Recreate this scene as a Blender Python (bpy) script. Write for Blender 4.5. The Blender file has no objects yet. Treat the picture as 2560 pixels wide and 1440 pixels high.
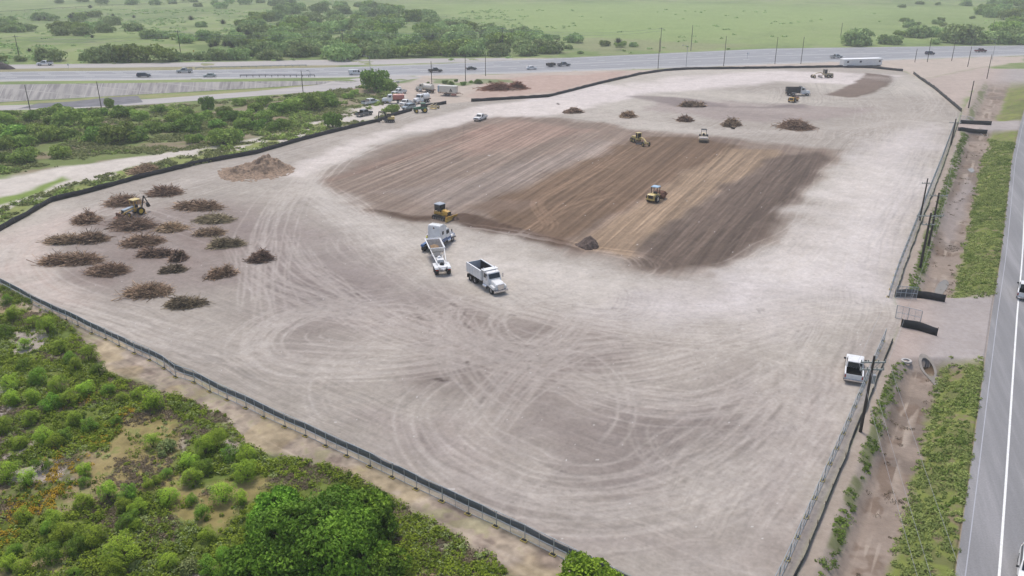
import bpy, bmesh, math, random
import numpy as np
from mathutils import Vector, Matrix
random.seed(7)
RNG = np.random.default_rng(11)
R = math.radians
scene = bpy.context.scene
COL = scene.collection

# ------------------------------------------------------------------ camera
FPX = 2050.0; PITCH = math.atan(835.0/FPX); CH = 45.4
cp, sp = math.cos(PITCH), math.sin(PITCH)
cam_d = bpy.data.cameras.new("camera"); cam = bpy.data.objects.new("camera", cam_d); COL.objects.link(cam)
cam.location = (0, 0, CH); cam.rotation_euler = (R(90)-PITCH, 0, 0)
cam_d.sensor_width = 36; cam_d.lens = 36*FPX/2560
cam_d.clip_start = 0.5; cam_d.clip_end = 9000
scene.camera = cam

# ------------------------------------------------------------------ terrain
def sstep(a, b, x):
    t = np.clip((np.asarray(x, dtype=float)-a)/(b-a), 0, 1); return t*t*(3-2*t)
def emb_h(X): return np.interp(X, [-420, -220, -169, -93, -80, -60, -35], [8.5, 5.8, 4.5, 1.9, 1.3, .5, 0.0])
def toe_y(X): return np.interp(X, [-420, -169, -93, -80, -40, 250], [190, 274, 304.6, 311, 325, 410])
def flat(x, y, z=0.0):
    dx = (x-1280)/FPX; yd = (y-720)/FPX
    t = (CH-z)/(sp+yd*cp)
    return (dx*t, (cp-yd*sp)*t)
FEN_R = [flat(*p) for p in [(1960,1500),(1990,1440),(2140,1080),(2200,930),(2246,820),(2237,745),(2260,672),(2310,540),(2360,410),(2395,310),(2405,278),(2440,215),(2470,165)]]
ROAD_L = [flat(*p) for p in [(2375,1520),(2388,1440),(2425,1180),(2455,960),(2480,780),(2503,640),(2530,400),(2548,320),(2562,270),(2600,165)]]
def xat(line, Y):
    ys = [p[1] for p in line]; xs = [p[0] for p in line]
    o = np.argsort(ys); ys = np.array(ys)[o]; xs = np.array(xs)[o]
    v = np.interp(Y, ys, xs)
    # extrapolate the near end
    s0 = (xs[1]-xs[0])/(ys[1]-ys[0]); v = np.where(np.asarray(Y) < ys[0], xs[0]+s0*(np.asarray(Y)-ys[0]), v)
    s1 = (xs[-1]-xs[-3])/(ys[-1]-ys[-3]); v = np.where(np.asarray(Y) > ys[-1], xs[-1]+s1*(np.asarray(Y)-ys[-1]), v)
    return v
def ditch_open(Y):      # 0 where a driveway crosses the ditch
    lin = lambda p, q: np.clip((np.asarray(Y, dtype=float)-p)/(q-p), 0, 1)
    a = lin(107.5, 111)*(1-lin(225.6, 229)); b = 1-lin(86.6, 89.2); c = lin(241, 245)*(1-sstep(300, 330, Y))
    return np.clip(a+b+c, 0, 1)
def hgt(X, Y):
    X = np.asarray(X, dtype=float); Y = np.asarray(Y, dtype=float)
    e = emb_h(X); ty = toe_y(X)
    z = e*np.clip((Y-ty)/np.maximum(2*e, .5), 0, 1)*(1-sstep(130, 420, Y-ty))
    xf = xat(FEN_R, Y)+1.2; xr = xat(ROAD_L, Y)-.6
    s = (X-xf)/np.maximum(xr-xf, .1)
    prof = sstep(0.0, .26, s)*(1-sstep(.54, 1.0, s))
    z = z-1.35*prof*ditch_open(Y)
    return z
CULV = []      # (x, Y of slope foot, Y of slope top, radius)
for _s, _y0, _y1, _r in ((.40, 86.6, 89.2, .62), (.42, 225.6, 229., .62)):
    _ym = _y0+(_y1-_y0)*.5; _a, _b = float(xat(FEN_R, _ym))+1.2, float(xat(ROAD_L, _ym))-.6; CULV.append((_a+(_b-_a)*_s, _y0, _y1, _r))
def culv_e(X, Y, c, k=1.0):   # elliptical radius on the slope around a culvert mouth (1 = rim)
    x, y0, y1, r = c; yl = r/1.35*(y1-y0); yc = y0+yl
    return np.sqrt(((X-x)/r)**2+((Y-yc)/yl)**2)/k
def G(x, y, dz=0.0):
    z = 0.0
    for _ in range(6):
        X, Y = flat(x, y, z+dz); z = .4*z+.6*float(hgt(X, Y))
    X, Y = flat(x, y, z+dz)
    return (X, Y, z)
def GP(pts): return [G(*p)[:2] for p in pts]

# ------------------------------------------------------------------ numpy noise
def _lat(seed): return np.random.default_rng(seed).random((256, 256)).astype(np.float32)
_LATS = {}
def vnoise(x, y, seed=0):
    L = _LATS.setdefault(seed, _lat(seed+100))
    xi = np.floor(x).astype(np.int64); yi = np.floor(y).astype(np.int64)
    fx = x-xi; fy = y-yi; fx = fx*fx*(3-2*fx); fy = fy*fy*(3-2*fy)
    a = L[xi & 255, yi & 255]; b = L[(xi+1) & 255, yi & 255]; c = L[xi & 255, (yi+1) & 255]; d = L[(xi+1) & 255, (yi+1) & 255]
    return (a*(1-fx)+b*fx)*(1-fy)+(c*(1-fx)+d*fx)*fy
def fbm(x, y, s, o=4, seed=0):
    v = 0; a = .5; t = 0; f = 1/s
    for i in range(o):
        v = v+a*vnoise(x*f+17.3*i, y*f-9.1*i, seed+i); t += a; a *= .5; f *= 2.03
    return v/t
def sdf(X, Y, P):       # + inside
    d2 = np.full(X.shape, 1e12, np.float32); ins = np.zeros(X.shape, bool); n = len(P)
    for i in range(n):
        ax, ay = P[i]; bx, by = P[(i+1) % n]; ex, ey = bx-ax, by-ay
        wx = X-ax; wy = Y-ay; t = np.clip((wx*ex+wy*ey)/(ex*ex+ey*ey+1e-9), 0, 1)
        d2 = np.minimum(d2, (wx-ex*t)**2+(wy-ey*t)**2)
        c = ((ay > Y) != (by > Y)) & (X < (bx-ax)*(Y-ay)/((by-ay) if by != ay else 1e-9)+ax)
        ins ^= c
    d = np.sqrt(d2); return np.where(ins, d, -d)
def ldist(X, Y, P):     # distance to polyline
    d2 = np.full(X.shape, 1e12, np.float32)
    for i in range(len(P)-1):
        ax, ay = P[i]; bx, by = P[i+1]; ex, ey = bx-ax, by-ay
        wx = X-ax; wy = Y-ay; t = np.clip((wx*ex+wy*ey)/(ex*ex+ey*ey+1e-9), 0, 1)
        d2 = np.minimum(d2, (wx-ex*t)**2+(wy-ey*t)**2)
    return np.sqrt(d2)
def s2l(c):
    c = np.array(c, dtype=float)/255
    return np.where(c <= .04045, c/12.92, ((c+.055)/1.055)**2.4)
ILL = 1.45
def pc(r, g, b): return (s2l((r, g, b))/ILL).astype(np.float32)

# ------------------------------------------------------------------ node helpers
def new_mat(name, col=(.5, .5, .5), rough=.8, metal=0.0, coat=0.0):
    m = bpy.data.materials.new(name); m.use_nodes = True
    b = m.node_tree.nodes["Principled BSDF"]
    b.inputs["Base Color"].default_value = (*col, 1); b.inputs["Roughness"].default_value = rough
    b.inputs["Metallic"].default_value = metal; b.inputs["Coat Weight"].default_value = coat
    return m, m.node_tree, b
def tex_noise(nt, scale, detail=4, rough=.6, coord="Object", vec=None, stretch=None):
    n = nt.nodes.new("ShaderNodeTexNoise"); n.inputs["Scale"].default_value = scale
    n.inputs["Detail"].default_value = detail; n.inputs["Roughness"].default_value = rough
    tc = nt.nodes.new("ShaderNodeTexCoord"); src = tc.outputs[coord]
    if stretch:
        mp = nt.nodes.new("ShaderNodeMapping"); mp.inputs["Scale"].default_value = stretch[0]
        mp.vector_type = 'TEXTURE'; mp.inputs["Rotation"].default_value = (0, 0, stretch[1]); nt.links.new(src, mp.inputs[0]); src = mp.outputs[0]
    nt.links.new(src, n.inputs["Vector"]); return n
def ramp(nt, src, stops):
    r = nt.nodes.new("ShaderNodeValToRGB"); e = r.color_ramp.elements
    while len(e) > 1: e.remove(e[-1])
    e[0].position = stops[0][0]; e[0].color = (*stops[0][1], 1)
    for p, c in stops[1:]:
        k = e.new(p); k.color = (*c, 1)
    nt.links.new(src, r.inputs[0]); return r
def mixc(nt, a, b, fac, mode='MIX'):
    m = nt.nodes.new("ShaderNodeMix"); m.data_type = 'RGBA'; m.blend_type = mode
    for s, v in ((m.inputs[6], a), (m.inputs[7], b), (m.inputs[0], fac)):
        if isinstance(v, bpy.types.NodeSocket): nt.links.new(v, s)
        elif isinstance(v, (int, float)): s.default_value = v
        else: s.default_value = (*v, 1)
    return m.outputs[2]
def bump(nt, b, h, strength=.3, dist=.1):
    n = nt.nodes.new("ShaderNodeBump"); n.inputs["Strength"].default_value = strength; n.inputs["Distance"].default_value = dist
    nt.links.new(h, n.inputs["Height"]); nt.links.new(n.outputs[0], b.inputs["Normal"])
MATS = {}
def mat_noisy(name, col, rough=.8, var=.25, scale=2.0, metal=0.0, coat=0.0, bmp=0.0, dark=None):
    if name in MATS: return MATS[name]
    m, nt, b = new_mat(name, col, rough, metal, coat)
    n = tex_noise(nt, scale, 5)
    lo = dark if dark is not None else tuple(c*(1-var) for c in col); hi = tuple(min(1, c*(1+var)) for c in col)
    r = ramp(nt, n.outputs[0], [(.3, lo), (.7, hi)]); nt.links.new(r.outputs[0], b.inputs["Base Color"])
    if bmp: bump(nt, b, n.outputs[0], bmp, .05)
    MATS[name] = m; return m

# ------------------------------------------------------------------ object helpers
def tag(o, label=None, cat=None, group=None, kind=None):
    if label: o["label"] = label
    if cat: o["category"] = cat
    if group: o["group"] = group
    if kind: o["kind"] = kind
    return o
def np_mesh(name, V, F, mat=None, parent=None, smooth=False):
    V = np.asarray(V, dtype=np.float32); F = np.asarray(F, dtype=np.int32); k = F.shape[1]
    me = bpy.data.meshes.new(name)
    me.vertices.add(len(V)); me.vertices.foreach_set("co", V.ravel())
    me.loops.add(F.size); me.loops.foreach_set("vertex_index", F.ravel())
    me.polygons.add(len(F)); me.polygons.foreach_set("loop_start", np.arange(0, F.size, k, dtype=np.int32))
    if smooth: me.polygons.foreach_set("use_smooth", np.ones(len(F), bool))
    me.update(calc_edges=True)
    if mat: me.materials.append(mat)
    o = bpy.data.objects.new(name, me); COL.objects.link(o)
    if parent: o.parent = parent
    return o
def vattr(me, name, arr):
    a = me.attributes.new(name, 'FLOAT_COLOR', 'POINT'); n = len(arr)
    c = np.ones((n, 4), np.float32); c[:, :3] = arr; a.data.foreach_set("color", c.ravel())
# ================================================================== GROUND
SITE = GP([(0,575),(60,545),(130,505),(230,480),(330,452),(500,410),(640,385),(760,350),(950,300),(1040,272),(1115,260),(1180,254),(1370,243),(1500,210),(1600,188),(1700,172),(1920,171),(2100,168),(2257,178),(2300,198),(2370,250),(2403,280),(2360,400),(2310,530),(2260,672),(2237,745),(2250,820),(2200,930),(2140,1080),(1990,1440)])+[flat(1960,1500),flat(1640,1500)]+GP([(1560,1440),(1460,1400),(1380,1370),(1240,1300),(1100,1240),(980,1180),(860,1120),(720,1050),(570,975),(430,910),(230,812),(120,765),(0,702)])+[flat(-150,650),flat(-60,605)]

# ---- tyre tracks: strokes drawn into a world-space raster (0.2 m cells)
RX0, RX1, RY0, RY1, RC = -200., 175., 44., 345., .2
RW, RH = int((RX1-RX0)/RC), int((RY1-RY0)/RC)
LR = np.zeros(RW*RH, np.float32); DR = np.zeros(RW*RH, np.float32)
def spline(P, step=.18):
    P = np.array(P, dtype=float)
    if len(P) == 2: P = np.vstack([P[0], P.mean(0), P[1]])
    Q = np.vstack([2*P[0]-P[1], P, 2*P[-1]-P[-2]]); out = []
    for i in range(1, len(Q)-2):
        a, b, c, d = Q[i-1], Q[i], Q[i+1], Q[i+2]; n = max(2, int(np.hypot(*(c-b))/step))
        t = np.linspace(0, 1, n, endpoint=False)[:, None]
        out.append(.5*((2*b)+(c-a)*t+(2*a-5*b+4*c-d)*t**2+(3*b-a-3*c+d)*t**3))
    return np.vstack(out)
SPL = {False: [], True: []}
def splat(T, X, Y, w): SPL[T is DR].append((X, Y, w))
def flush(T):
    X, Y, w = (np.concatenate([q[i] for q in SPL[T is DR]]) for i in range(3))
    fx = (X-RX0)/RC-.5; fy = (Y-RY0)/RC-.5; ix = np.floor(fx).astype(int); iy = np.floor(fy).astype(int); ax = fx-ix; ay = fy-iy
    ok = (ix >= 0) & (iy >= 0) & (ix < RW-1) & (iy < RH-1); ix, iy, ax, ay, w = ix[ok], iy[ok], ax[ok], ay[ok], w[ok]
    for dx, dy, ww in ((0, 0, (1-ax)*(1-ay)), (1, 0, ax*(1-ay)), (0, 1, (1-ax)*ay), (1, 1, ax*ay)):
        T += np.bincount((iy+dy)*RW+ix+dx, weights=w*ww, minlength=RW*RH).astype(np.float32)
def bundle(pts, width, n, amt=.35, dark=False, gauge=1.9, world=False, frac=(.35, 1.0)):
    P = spline(pts if world else GP(pts)); N = len(P); n = max(2, int(n*.52)); amt = amt*1.75
    T = np.gradient(P, axis=0); T /= np.hypot(T[:, 0], T[:, 1])[:, None]+1e-9; Nn = np.stack([-T[:, 1], T[:, 0]], 1)
    tgt = DR if dark else LR; u = np.arange(N)
    for k in range(n):
        L = int(N*random.uniform(*frac)); s = random.randint(0, max(0, N-L)); sl = slice(s, s+L)
        off = random.gauss(0, width*.33); ph = random.uniform(0, 99)
        wob = off+(vnoise(u[sl]*.18/14+ph, u[sl]*0+k*3.1, 5)-.5)*width*.35
        fade = np.clip(np.minimum(np.arange(L), L-1-np.arange(L))/(L*.15+1), 0, 1)*(.45+.9*vnoise(u[sl]*.18/5+ph, u[sl]*0+k, 6))
        a = amt*random.uniform(.5, 1.3)
        for g in ((-gauge/2, gauge/2) if gauge and random.random() < .65 else (0,)):
            for e in (-.05, .05):
                q = P[sl]+Nn[sl]*(wob+g+e)[:, None]; splat(tgt, q[:, 0], q[:, 1], (a*.5*fade).astype(np.float32))
B_ = bundle
# haul loop and main lanes
B_([(2420,775),(2240,768),(2000,790),(1800,830),(1500,800),(1250,745),(1050,690)], 9, 46, .30)
B_([(1850,725),(2000,650),(2120,520),(2220,400),(2290,300)], 12, 60, .28)
B_([(1700,700),(1900,680),(2060,560),(2160,430),(2250,320)], 9, 40, .25)
B_([(2240,760),(2225,680),(2250,560),(2320,400),(2370,310)], 5, 22, .25)
B_([(2290,300),(2200,312),(2000,330),(1700,322),(1500,290),(1300,270),(1190,262)], 9, 40, .28)
B_([(2260,330),(2330,260),(2290,215),(2200,195),(2000,185),(1800,185),(1600,215),(1400,255),(1200,275)], 9, 40, .25)
B_([(2160,440),(2190,330),(2170,260),(2080,240)], 10, 24, .2)
B_([(2450,322),(2300,305),(2200,310),(2100,350)], 5, 24, .35)
B_([(1200,300),(1000,330),(850,390),(780,440),(740,490),(700,560)], 6, 36, .32)
B_([(1000,305),(860,345),(700,390),(600,420),(420,470),(150,560),(40,620),(18,680),(80,740),(250,800),(500,870),(760,930)], 6, 34, .30)
B_([(640,580),(560,600),(300,520),(120,600),(60,650),(120,720),(330,790),(600,860),(900,890)], 6, 20, .22)
B_([(790,430),(700,480),(650,560),(625,650),(620,760),(640,860)], 7, 26, .28)
B_([(760,445),(860,530),(980,620),(1060,700),(1180,770),(1400,790)], 7, 32, .28)
B_([(700,560),(740,660),(850,740),(1010,830),(1250,870),(1500,900)], 9, 34, .25)
B_([(900,765),(780,775),(690,815),(655,860),(690,905),(800,925),(1000,915),(1250,880)], 6, 28, .35)
B_([(1060,745),(860,770),(720,790),(640,850),(640,900),(720,950)], 6, 22, .3)
B_([(600,585),(660,690),(800,760),(960,800),(1150,870),(1350,930)], 8, 30, .25)
B_([(250,800),(480,870),(700,890),(1000,900),(1200,860),(1400,800)], 6, 26, .25)
B_([(1090,990),(1035,1010),(1030,1070),(1070,1140),(1180,1210),(1320,1260),(1520,1275),(1720,1235),(1900,1130),(2010,990),(2000,900),(1860,850)], 9, 50, .22)
B_([(1330,880),(1420,950),(1600,1010),(1780,1010),(1930,940),(1990,870)], 9, 36, .22)
B_([(1180,1110),(1300,960),(1420,850),(1500,760)], 7, 30, .26)
B_([(1000,730),(1150,850),(1320,900),(1480,860),(1700,850)], 8, 34, .25)
B_([(1180,770),(1240,860),(1360,920),(1560,930),(1800,870),(2000,800)], 8, 30, .22)
B_([(1200,760),(1160,860),(1200,960),(1300,1050)], 7, 20, .22)
B_([(2230,800),(2130,980),(2000,1180),(1880,1380)], 7, 30, .2)
B_([(2130,790),(2060,900),(2040,1050),(1950,1200),(1780,1330)], 8, 30, .18)
B_([(1250,690),(1400,770),(1560,790),(1600,740),(1560,690)], 5, 16, .2, True)
B_([(880,560),(900,620),(1000,680),(1080,690)], 8, 26, .2)
for k in range(14):
    cx, cy = random.uniform(850, 1650), random.uniform(760, 1050); a0 = random.uniform(0, 6); X, Y = flat(cx, cy); r = random.uniform(9, 22)
    B_([(X+r*math.cos(a0+t), Y+r*math.sin(a0+t)) for t in np.linspace(0, random.uniform(1.2, 2.6), 6)], 2.5, 6, .28, world=True)
for k in range(12):
    cx, cy = random.uniform(1250, 2050), random.uniform(880, 1350); a0 = random.uniform(0, 6); X, Y = flat(cx, cy); r = random.uniform(10, 24)
    B_([(X+r*math.cos(a0+t), Y+r*math.sin(a0+t)) for t in np.linspace(0, random.uniform(1.2, 2.4), 6)], 2.5, 6, .16, k % 2 == 0, world=True)
# darker scuffs following the same lanes
B_([(2160,700),(2230,560),(2300,420),(2340,330)], 7, 26, .16, True)
B_([(1700,1250),(1950,1120),(2080,950),(2180,820)], 12, 46, .13, True)
B_([(1060,1000),(1040,1060),(1090,1150),(1250,1240),(1450,1290),(1700,1270)], 6, 34, .16, True)
B_([(1400,1030),(1550,1100),(1750,1090),(1900,1010)], 14, 60, .12, True)
B_([(650,1000),(900,1130),(1150,1250),(1450,1370)], 14, 60, .12, True)
B_([(200,760),(430,860),(650,960),(900,1080)], 8, 40, .12, True)
B_([(1550,225),(1700,235),(1850,255),(2000,262),(2200,250)], 3.5, 26, .4, True)
B_([(1990,247),(2100,250),(2260,246)], 2.5, 14, .5, True)
B_([(1500,215),(1680,205),(1800,185),(2000,182)], 4, 20, .18, True)
B_([(1950,190),(2100,200),(2200,190)], 5, 20, .1, True)
B_([(1640,260),(1800,275),(2000,300),(2200,290)], 7, 30, .14, True)
B_([(700,470),(900,560),(1100,700)], 10, 40, .12, True)
B_([(560,640),(700,720),(1000,760)], 9, 40, .12, True)
B_([(1120,1070),(1250,930),(1400,830)], 6, 26, .2, True)
# the graded field: long parallel passes
FD0 = [(830,450),(880,475),(960,505),(1060,525),(1180,520),(1300,560),(1420,590),(1500,615),(1560,640),(1620,665),(1700,670),(1780,665)]
FD1 = [(1240,295),(1300,297),(1360,300),(1440,304),(1520,318),(1620,335),(1740,345),(1820,352),(1900,362),(1960,370),(2030,375),(2080,382)]
F0 = np.array(GP(FD0)); F1 = np.array(GP(FD1))
def fieldlane(t): 
    i = t*(len(F0)-1); k = int(min(i, len(F0)-2)); f = i-k
    return F0[k]*(1-f)+F0[k+1]*f, F1[k]*(1-f)+F1[k+1]*f
for k in range(210):
    t = random.random(); a, b = fieldlane(t); m = (a+b)/2+np.array([random.gauss(0, 1.2), 0]); dk = random.random() < .45
    B_([tuple(a), tuple(m), tuple(b)], 2.6, 4, random.uniform(.14, .3), dk, gauge=0 if random.random() < .6 else 2.1, world=True, frac=(.3, 1))
for t in (.48, .52, .55, .6, .66, .69, .72, .86, .9):
    a, b = fieldlane(t); B_([tuple(a), tuple((a+b)/2), tuple(b)], 1.2, 5, .5, world=True, frac=(.5, .9))
B_([(1355,590),(1375,560),(1345,520),(1350,495),(1400,470),(1500,420),(1600,375)], 1.6, 9, 1.3, frac=(.7, 1))
B_([(1290,600),(1370,545),(1420,520),(1480,500),(1560,480)], 1.6, 8, 1.1, frac=(.7, 1))
B_([(1330,570),(1380,530),(1440,490),(1560,440)], 2, 6, .7)
B_([(1100,560),(1300,590),(1480,625),(1600,640),(1650,665),(1590,690)], 3, 14, .5)
B_([(1480,625),(1580,640),(1610,670),(1570,690)], 2, 8, .6)
B_([(1160,300),(1152,400),(1140,440)], 1.2, 3, .4, True)
B_([(2090,205),(2160,185),(2220,190),(2225,215),(2150,240),(2070,238)], 4, 30, .4, True)
flush(LR); flush(DR)
LR = LR.reshape(RH, RW); DR = DR.reshape(RH, RW)
def blur3(A):
    for ax in (0, 1): A = .25*np.roll(A, 1, ax)+.5*A+.25*np.roll(A, -1, ax)
    return A
LR = 1-np.exp(-3.2*LR); DR = 1-np.exp(-3.0*DR)
def rsample(A, X, Y):
    fx = np.clip((X-RX0)/RC-.5, 0, RW-1.01); fy = np.clip((Y-RY0)/RC-.5, 0, RH-1.01); ix = fx.astype(int); iy = fy.astype(int); ax = fx-ix; ay = fy-iy
    v = (A[iy, ix]*(1-ax)+A[iy, ix+1]*ax)*(1-ay)+(A[iy+1, ix]*(1-ax)+A[iy+1, ix+1]*ax)*ay
    return v*((X > RX0) & (X < RX1) & (Y > RY0) & (Y < RY1))

NC = 1500
tt = np.concatenate([np.linspace(-1.25, -.672, 60), np.linspace(-.67, .67, NC), np.linspace(.672, 1.25, 60)])
yy = 40*np.power(430/40, np.linspace(0, 1, 1050)); yy = np.concatenate([np.linspace(-60, 39.7, 150), yy, 430*np.power(3400/430, np.linspace(0, 1, 241))[1:]])
NCt, NRt = len(tt), len(yy)
Yg, Tg = np.meshgrid(yy, tt, indexing='ij'); Xg = (np.maximum(Yg, 25)+30)*Tg
X = Xg.ravel().astype(np.float64); Y = Yg.ravel().astype(np.float64)
WX = (fbm(X, Y, 9, 3, 21)-.5); WY = (fbm(X, Y, 9, 3, 31)-.5)
n_big = fbm(X, Y, 45, 4, 1); n_mid = fbm(X, Y, 9, 4, 2); n_sm = fbm(X, Y, 2.2, 3, 3); n_fi = fbm(X, Y, .7, 2, 4)
C = np.zeros((len(X), 3), np.float32)
def lay(col, m):
    global C
    m = np.clip(m, 0, 1).astype(np.float32)[:, None]; C = C*(1-m)+np.asarray(col, np.float32)*m
def pmask(pts, soft=1.5, warp=3.0, world=False):
    P = pts if world else GP(pts); a = np.array(P); M = np.zeros(len(X), np.float32); pad = soft*2+warp*2
    k = (X > a[:, 0].min()-pad) & (X < a[:, 0].max()+pad) & (Y > a[:, 1].min()-pad) & (Y < a[:, 1].max()+pad)
    if not k.any(): return M
    x = X[k]+WX[k]*warp*2; y = Y[k]+WY[k]*warp*2
    M[k] = sstep(-soft, soft, sdf(x, y, P)); return M
def mixcol(a, b, t): t = np.clip(t, 0, 1)[:, None]; return (np.asarray(a)*(1-t)+np.asarray(b)*t).astype(np.float32)
# far fields and scrub ground
C[:] = mixcol(pc(152,168,106), pc(130,150,88), sstep(.35, .65, n_big))
lay(pc(160,160,125), .55*sstep(.52, .72, n_mid)); lay(pc(110,130,85), .5*sstep(.5, .7, fbm(X, Y, 20, 4, 41)))
lay(pc(150,170,104), pmask([(1000,10),(1600,5),(2560,20),(2560,60),(2300,110),(1900,118),(1600,130),(1400,110),(1250,70)], 15, 20)*.6)
lay(pc(158,180,110), pmask([(1100,15),(1700,10),(2300,25),(1900,80),(1500,90),(1250,55)], 25, 20)*.5)
lay(pc(155,150,120), pmask([(1480,95),(1700,105),(1900,112),(1750,125),(1500,128),(1400,115)], 6, 8)*.5)
lay(pc(104,126,72), .75*pmask([(600,62),(760,22),(1000,26),(1150,64),(1300,84),(1400,140),(1250,142),(1100,145),(800,150),(640,151),(480,148),(480,112),(600,100)], 8, 12)*sstep(.35, .6, fbm(X, Y, 18, 3, 43)))
# mid-left scrub
lay(mixcol(pc(128,142,84), pc(150,138,112), sstep(.45, .62, n_mid)), pmask([(0,278),(300,268),(640,245),(900,215),(960,200),(1010,215),(990,250),(900,285),(760,325),(500,375),(250,410),(0,440),(-200,450),(-300,300)], 3, 4))
lay(pc(165,150,130), pmask([(0,278),(640,245),(900,215),(990,250),(900,285),(500,375),(0,440),(-200,450),(-300,300)], 3, 4)*sstep(.55, .7, fbm(X, Y, 12, 4, 51))*.8)
# pale haul path outside the black fence
lay(pc(224,215,204), pmask([(-100,560),(0,540),(150,470),(330,435),(560,395),(700,360),(880,312),(960,292),(1020,275),(1110,262),(1190,250),(1330,230),(1200,190),(1040,188),(990,240),(930,262),(800,300),(700,330),(560,360),(400,385),(200,410),(0,445),(-200,470)], 1.6, 3))
lay(pc(150,158,95), pmask([(0,560),(120,500),(330,445),(600,388),(760,347),(700,335),(620,352),(500,378),(300,425),(130,470),(0,520)], 1.2, 3.5)*sstep(.38, .5, n_mid+.25*(n_sm-.5)))
lay(pc(138,160,80), pmask([(-50,505),(70,475),(150,445),(170,450),(70,490),(-50,520)], 1.2, 2)+.9*pmask([(280,430),(400,408),(470,412),(350,440)], 1., 1.5))
lay(pc(150,155,100), pmask([(600,330),(860,290),(1000,283),(900,320),(740,352)], 2, 4)*sstep(.5, .6, n_sm*.5+n_mid*.5))
# highway margins
lay(pc(204,190,176), pmask([(1050,190),(1280,184),(1560,175),(1920,160),(2240,150),(2560,140),(2560,155),(2480,165),(2300,198),(2257,178),(1700,172),(1500,210),(1370,243),(1180,254),(1100,262),(1010,250),(990,215)], 1.5, 3))
lay(pc(196,164,150), pmask([(1230,195),(1450,185),(1600,178),(1560,195),(1370,236),(1180,245)], 4, 6)*.6)
lay(pc(198,182,170), pmask([(2300,198),(2480,165),(2490,175),(2420,250),(2403,280)], 2, 3))
lay(pc(118,140,82), .8*pmask([(1060,197),(1200,196),(1290,200),(1290,208),(1100,214)], 1.5, 4)*sstep(.35, .55, n_mid))
lay(pc(205,198,185), .8*pmask([(850,168),(1280,146),(1560,143),(1560,150),(1280,152),(1000,170)], 2, 4))
lay(pc(165,160,125), pmask([(-200,150),(0,165),(640,160),(850,160),(830,172),(640,174),(0,182),(-300,185)], 1.5, 2))
lay(pc(165,165,115), .9*pmask([(480,232),(700,214),(760,205),(830,200),(830,210),(700,222),(480,240),(0,262),(0,257)], 1, 2))
# gravel side lanes
SIDE = pmask([(2480,760),(2380,750),(2230,760),(2230,815),(2340,838),(2420,870),(2465,930)], .8, 1.2)
lay(pc(186,177,172), SIDE)
sd = sdf(X, Y, SITE)
# ---- foreground meadow
FG = pmask([(-300,560),(0,705),(120,768),(230,815),(430,915),(570,980),(720,1055),(860,1125),(980,1185),(1100,1245),(1240,1305),(1380,1375),(1560,1445),(1650,1520)], .1, 0)
nearleft = (sdf(X, Y, [flat(*p) for p in [(-1200,700),(-700,560),(-150,640),(0,702),(120,765),(230,812),(430,910),(570,975),(720,1050),(860,1120),(980,1180),(1100,1240),(1240,1300),(1380,1370),(1560,1440),(1700,1520),(1900,1800),(-1500,2600)]]) > -.3)
NL = nearleft.astype(np.float32)
lay(mixcol(pc(96,118,50), pc(128,136,66), n_mid), NL)
lay(pc(176,158,122), NL*sstep(.56, .66, fbm(X+WX*4, Y+WY*4, 8, 4, 61)))
lay(pc(70,92,36), NL*.7*sstep(.55, .68, fbm(X, Y, 4, 4, 63)))
lay(pc(190,178,168), NL*sstep(.66, .72, fbm(X, Y, 5, 4, 67)))
lay(mixcol(pc(165,152,92), pc(180,160,120), n_mid), NL*pmask([(235,1180),(330,1030),(420,1010),(470,1080),(440,1180),(500,1220),(620,1190),(690,1210),(560,1330),(430,1300),(420,1230),(250,1240)], .8, 1.5)*.9)
NLdirt = NL*pmask([(-60,690),(0,702),(120,765),(430,910),(720,1050),(980,1180),(1240,1300),(1560,1440),(1650,1520),(1420,1520),(1240,1400),(1120,1330),(960,1240),(860,1180),(620,1120),(560,1040),(430,990),(250,930),(230,870),(180,820),(60,770),(-60,730)], .9, 1.2)
lay(mixcol(pc(178,164,150), pc(190,174,152), n_mid), NLdirt)
lay(pc(150,132,122), NLdirt*.6*sstep(.5, .65, fbm(X, Y, 2.5, 4, 71)))
C *= (1+.30*(n_fi-.5)*NLdirt+.30*(n_sm-.5)*NLdirt)[:, None]; rut = np.abs(vnoise(sd*.9, X*.03, 88)-.5); lay(pc(206,190,172), NLdirt*.6*sstep(.10, .03, rut)); lay(pc(136,138,92), NLdirt*.5*sstep(.56, .70, .5*fbm(X+9, Y, 3.4, 3, 75)+.5*n_fi))
lay(pc(186,168,128), NLdirt*.5*sstep(.5, .62, fbm(X+40, Y, 5, 3, 73)))
C *= (1+.45*(n_fi-.5)*NL+.30*(n_sm-.5)*NL)[:, None]; lay(pc(120,136,70), NL*.55*sstep(.55, .66, .6*n_fi+.4*n_sm)*(1-NLdirt))
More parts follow.
